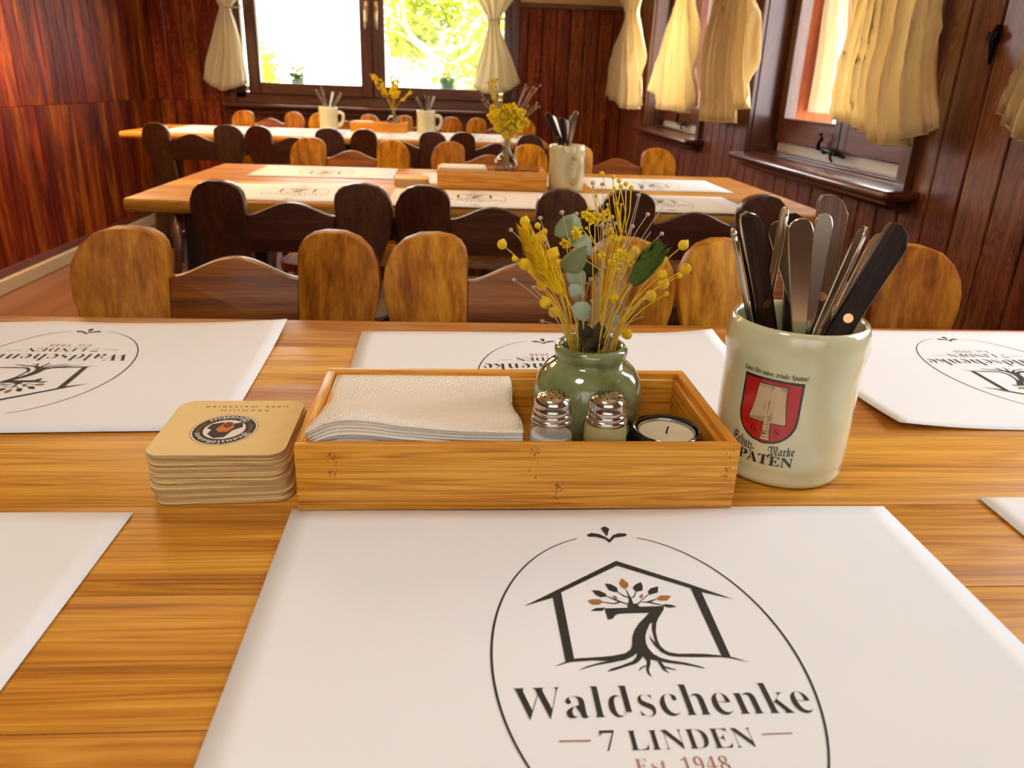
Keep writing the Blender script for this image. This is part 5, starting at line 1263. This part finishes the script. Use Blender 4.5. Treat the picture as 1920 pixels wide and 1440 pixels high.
# ------------------------------------------------------------ shakers and tealight
def shaker(x, y, filler, fill2, lab):
    t = empty('shaker', (x, y, T + 0.0077), R(20), lab, 'shaker', 'glass shakers in the near tray')
    oct_ = lambda a, z: 0.035 * (abs(math.cos(a * 4)) - 0.6) if z < 0.045 else 0
    lathe('glass_jar', [(0.0125, 0), (0.0155, 0.002), (0.0162, 0.006), (0.0166, 0.04), (0.0160, 0.0475), (0.0138, 0.0525), (0.0125, 0.0545), (0.0122, 0.058)], m_bottle, t, 48, wav=oct_, cap=True)
    lathe('contents', [(0.010, 0.003), (0.0142, 0.004), (0.0148, 0.01), (0.0150, 0.036), (0.0144, 0.040), (0.002, 0.0405)], filler, t, 32)
    if fill2: lathe('dusted_contents', [(0.0151, 0.0365), (0.0150, 0.044), (0.0143, 0.048), (0.0125, 0.0505)], fill2, t, 32, cap=False)
    cp = lathe('metal_cap', [(0.0146, 0.0500), (0.0150, 0.0512), (0.0146, 0.0530), (0.0138, 0.0536), (0.0142, 0.0550), (0.0137, 0.0566), (0.0132, 0.0572), (0.0136, 0.0590), (0.0132, 0.0605), (0.0128, 0.0612), (0.0130, 0.0640), (0.0120, 0.0672), (0.0095, 0.0692), (0.0050, 0.0704), (0.0005, 0.0708)], m_cap, t, 40)
    for k, (r, n) in enumerate(((0.0, 1), (0.0042, 5), (0.0080, 9))):
        for i in range(n):
            a = 2 * PI * i / n + k; z = 0.0710 if r == 0 else (0.0706 if r < 0.005 else 0.0699)
            vs, fs = tube_data([(r * math.cos(a), r * math.sin(a), z - 0.001), (r * math.cos(a), r * math.sin(a), z + 0.00008)], 0.0006, 8)
            mesh('shaker_hole', vs, fs, m_wick, cp)
shaker(0.0655, 0.4815, m_salt, None, 'glass salt shaker with a metal cap, left one of two in the near tray')
shaker(0.1040, 0.4815, m_pepper, m_pepperl, 'glass pepper shaker with a metal cap, right one of two in the near tray')
def tealight(x, y, z, lab):
    t = empty('tealight_holder', (x, y, z), 0, lab, 'candle holder')
    rib = lambda a, zz: 0.022 * math.cos(a * 28) if 0.003 < zz < 0.031 else 0
    lathe('ribbed_holder', [(0.020, 0), (0.0235, 0.002), (0.0275, 0.008), (0.0292, 0.016), (0.0290, 0.023), (0.0270, 0.030), (0.0262, 0.034), (0.0258, 0.0365), (0.0245, 0.0378), (0.0228, 0.0372), (0.0222, 0.034), (0.0218, 0.016)], m_black, t, 168, wav=rib)
    c = lathe('tealight_cup', [(0.0200, 0.0168), (0.0214, 0.0355), (0.0209, 0.0360), (0.0204, 0.0345), (0.0200, 0.0175)], m_tin, t, 40, cap=False)
    lathe('wax', [(0.0192, 0.017), (0.0200, 0.0338), (0.0150, 0.0325), (0.004, 0.0328), (0.001, 0.033)], m_wax, t, 36)
    tube('wick', [(0, 0, 0.030), (0.0004, 0, 0.036), (0.0012, 0, 0.0385)], 0.0006, m_wick, t, 6)
tealight(0.1525, 0.4960, T + 0.0077, 'black ribbed tealight holder at the right end of the near tray')
tealight(0.195, 2.19, T + 0.0077, 'black tealight holder at the right end of the middle table tray')

# ------------------------------------------------------------ flower bottles on the other tables
def bottle(x, y, ang, lab, mat=m_bottle, s=1.0):
    t = empty('glass_bottle', (x, y, T + 0.0077), ang, lab, 'bottle')
    pr_ = [(0.026, 0), (0.034, 0.003), (0.036, 0.012), (0.036, 0.05), (0.033, 0.066), (0.022, 0.080), (0.0135, 0.088), (0.0125, 0.108), (0.0150, 0.112), (0.0155, 0.117), (0.0140, 0.120), (0.0115, 0.119), (0.0108, 0.09), (0.020, 0.078), (0.031, 0.064), (0.0340, 0.05), (0.0340, 0.012), (0.03, 0.006)]
    lathe('bottle_body', [(r * s, z * s) for r, z in pr_], mat, t, 40)
    lathe('water', [(0.028 * s, 0.0065 * s), (0.0335 * s, 0.012 * s), (0.0335 * s, 0.045 * s)], glass_mat('bottle_water', tint=0.9), t, 32)
    return t
def far_bouquet(x, y, z, seed, kind, lab):
    rs = random.Random(seed); bq = empty('dried_bouquet', (x, y, z), 0, lab, 'dried flowers')
    ys, wsn = ([], []), ([], [])
    def st(p, tgt, r=0.0009):
        f = Vector((rs.uniform(-0.006, 0.006), rs.uniform(-0.006, 0.006), 0)); p = Vector(p)
        tube_data([Vector((rs.uniform(-.01, .01), rs.uniform(-.01, .01), -0.09))] + bez(f, (p + f) / 2 + Vector((-p.x * 0.2, 0, 0.01)), p, 5), r, 5, *tgt)
    if kind == 'bloom':
        for (dx, dz, r) in ((-0.035, 0.075, 0.022), (-0.014, 0.088, 0.02), (0.012, 0.092, 0.022), (0.034, 0.078, 0.021), (-0.026, 0.05, 0.018), (0.0, 0.06, 0.022), (0.026, 0.05, 0.02), (-0.004, 0.03, 0.016), (0.05, 0.06, 0.012), (0.012, 0.03, 0.014), (-0.04, 0.095, 0.012)):
            st((dx, 0, dz), ys); bm = bmesh.new()
            for k in range(40):
                d = Vector((rs.gauss(0, 1), rs.gauss(0, 1), rs.gauss(0, 1))).normalized() * r * rs.uniform(0.5, 0.9)
                ico(bm, d, r * 0.26, 1, (1, 1, 1), 0.2, rs)
            o = from_bm('flower_head', bm, m_yel, bq); o.location = (dx, rs.uniform(-0.01, 0.01), dz)
        bm = bmesh.new()
        for k in range(30):
            cx_, cz_ = (-0.05, 0.135) if k % 2 else (0.062, 0.125)
            p = (cx_ + rs.uniform(-0.022, 0.028), rs.uniform(-0.01, 0.01), cz_ + rs.uniform(-0.03, 0.035))
            st(p, wsn, 0.0005); ico(bm, p, 0.0035, 1, (1, 1, 1), 0.2, rs)
        from_bm('tiny_buds', bm, m_lilac, bq)['kind'] = 'stuff'
        for k in range(5):
            bm = bmesh.new(); ico(bm, (0, 0, 0), 0.007, 1, (1, 1, 1.2), 0.15, rs)
            o = from_bm('flower_bud', bm, m_yel, bq); o.location = (-0.045 + rs.uniform(-0.02, 0.02), 0, 0.13 + rs.uniform(-0.015, 0.035)); st(o.location, ys)
    else:
        for (x0, z0, x1, z1, r) in ((-0.015, 0.02, -0.12, 0.19, 0.007), (-0.01, 0.04, -0.07, 0.17, 0.010), (0.0, 0.03, -0.005, 0.185, 0.016), (0.01, 0.03, 0.025, 0.17, 0.017), (0.015, 0.03, 0.10, 0.11, 0.010), (0.0, 0.05, 0.012, 0.13, 0.016), (-0.06, 0.12, -0.105, 0.185, 0.011)):
            st((x1, 0, z1), ys, 0.001); bm = bmesh.new()
            for k in range(26):
                t = 0.35 + 0.65 * rs.random(); ico(bm, (x0 + (x1 - x0) * t + rs.gauss(0, r * 0.5), rs.gauss(0, r * 0.5), z0 + (z1 - z0) * t + rs.gauss(0, r * 0.4)), r * 0.45, 1, (1, 1, 1.3), 0.2, rs)
            from_bm('flower_spike', bm, m_yel, bq)
    if ys[0]: mesh('stems', ys[0], ys[1], m_stem, bq, True)['kind'] = 'stuff'
    if wsn[0]: mesh('pale_stems', wsn[0], wsn[1], m_wstem, bq, True)['kind'] = 'stuff'
bottle(0.128, 2.20, 0, 'clear round glass bottle with yellow flowers in the middle table tray')
far_bouquet(0.128, 2.20, T + 0.115, 3, 'bloom', 'bunch of round yellow dried blossoms in the bottle on the middle table')
bottle(-0.372, 4.46, 0, 'pale blue glass bottle in the far table tray', glass_mat('pale_blue_glass', tint=0.85), 0.95)
far_bouquet(-0.372, 4.46, T + 0.105, 8, 'spike', 'spiky yellow dried flowers in the bottle on the far table')

# ------------------------------------------------------------ unseen lamps (out of frame); the table pendants are added fill
m_bulb = plain('warm_bulb', (255, 214, 150), 0.4)
pb = m_bulb.node_tree.nodes['Principled BSDF']; pb.inputs['Emission Color'].default_value = (1, 0.72, 0.4, 1); pb.inputs['Emission Strength'].default_value = 12
def pendant(x, y, z, power, lab, col=(1.0, 0.64, 0.32)):
    t = empty('unseen_lamp', (x, y, z), 0, lab, 'lamp', 'pendant lamps over the tables')
    lathe('lamp_shade', [(0.17, 0.0), (0.172, 0.004), (0.06, 0.13), (0.03, 0.14), (0.028, 0.135), (0.055, 0.122), (0.165, 0.003)], m_lampshade, t, 40, cap=False)
    tube('cord', [(0, 0, 0.13), (0, 0, ZC - z)], 0.004, m_wick, t)
    lathe('bulb', [(0.012, 0.12), (0.02, 0.09), (0.032, 0.06), (0.03, 0.04), (0.012, 0.028)], m_bulb, t, 20)
    l = area('unseen_lamp_light', (x, y, z + 0.015), (0, 0, 0), 0.28, 0.28, power, col, shape='DISK')
    l.parent = t; l.location = (0, 0, 0.015)
LP = [(-1.78, 3.60, 1.42, 26, 'pendant lamp hanging close to the left wall'), (-1.1, 2.6, 1.7, 11, 'unseen fill pendant added left of the middle table'), (-0.3, 2.2, 1.78, 5, 'unseen fill pendant added over the centre of the middle table'), (-0.9, 4.3, 1.78, 10, 'unseen fill pendant added over the far table'), (-0.3, 0.1, 1.75, 3.5, 'unseen fill pendant added over the near table', (1.0, 0.93, 0.84))]
for a in LP: pendant(*a)
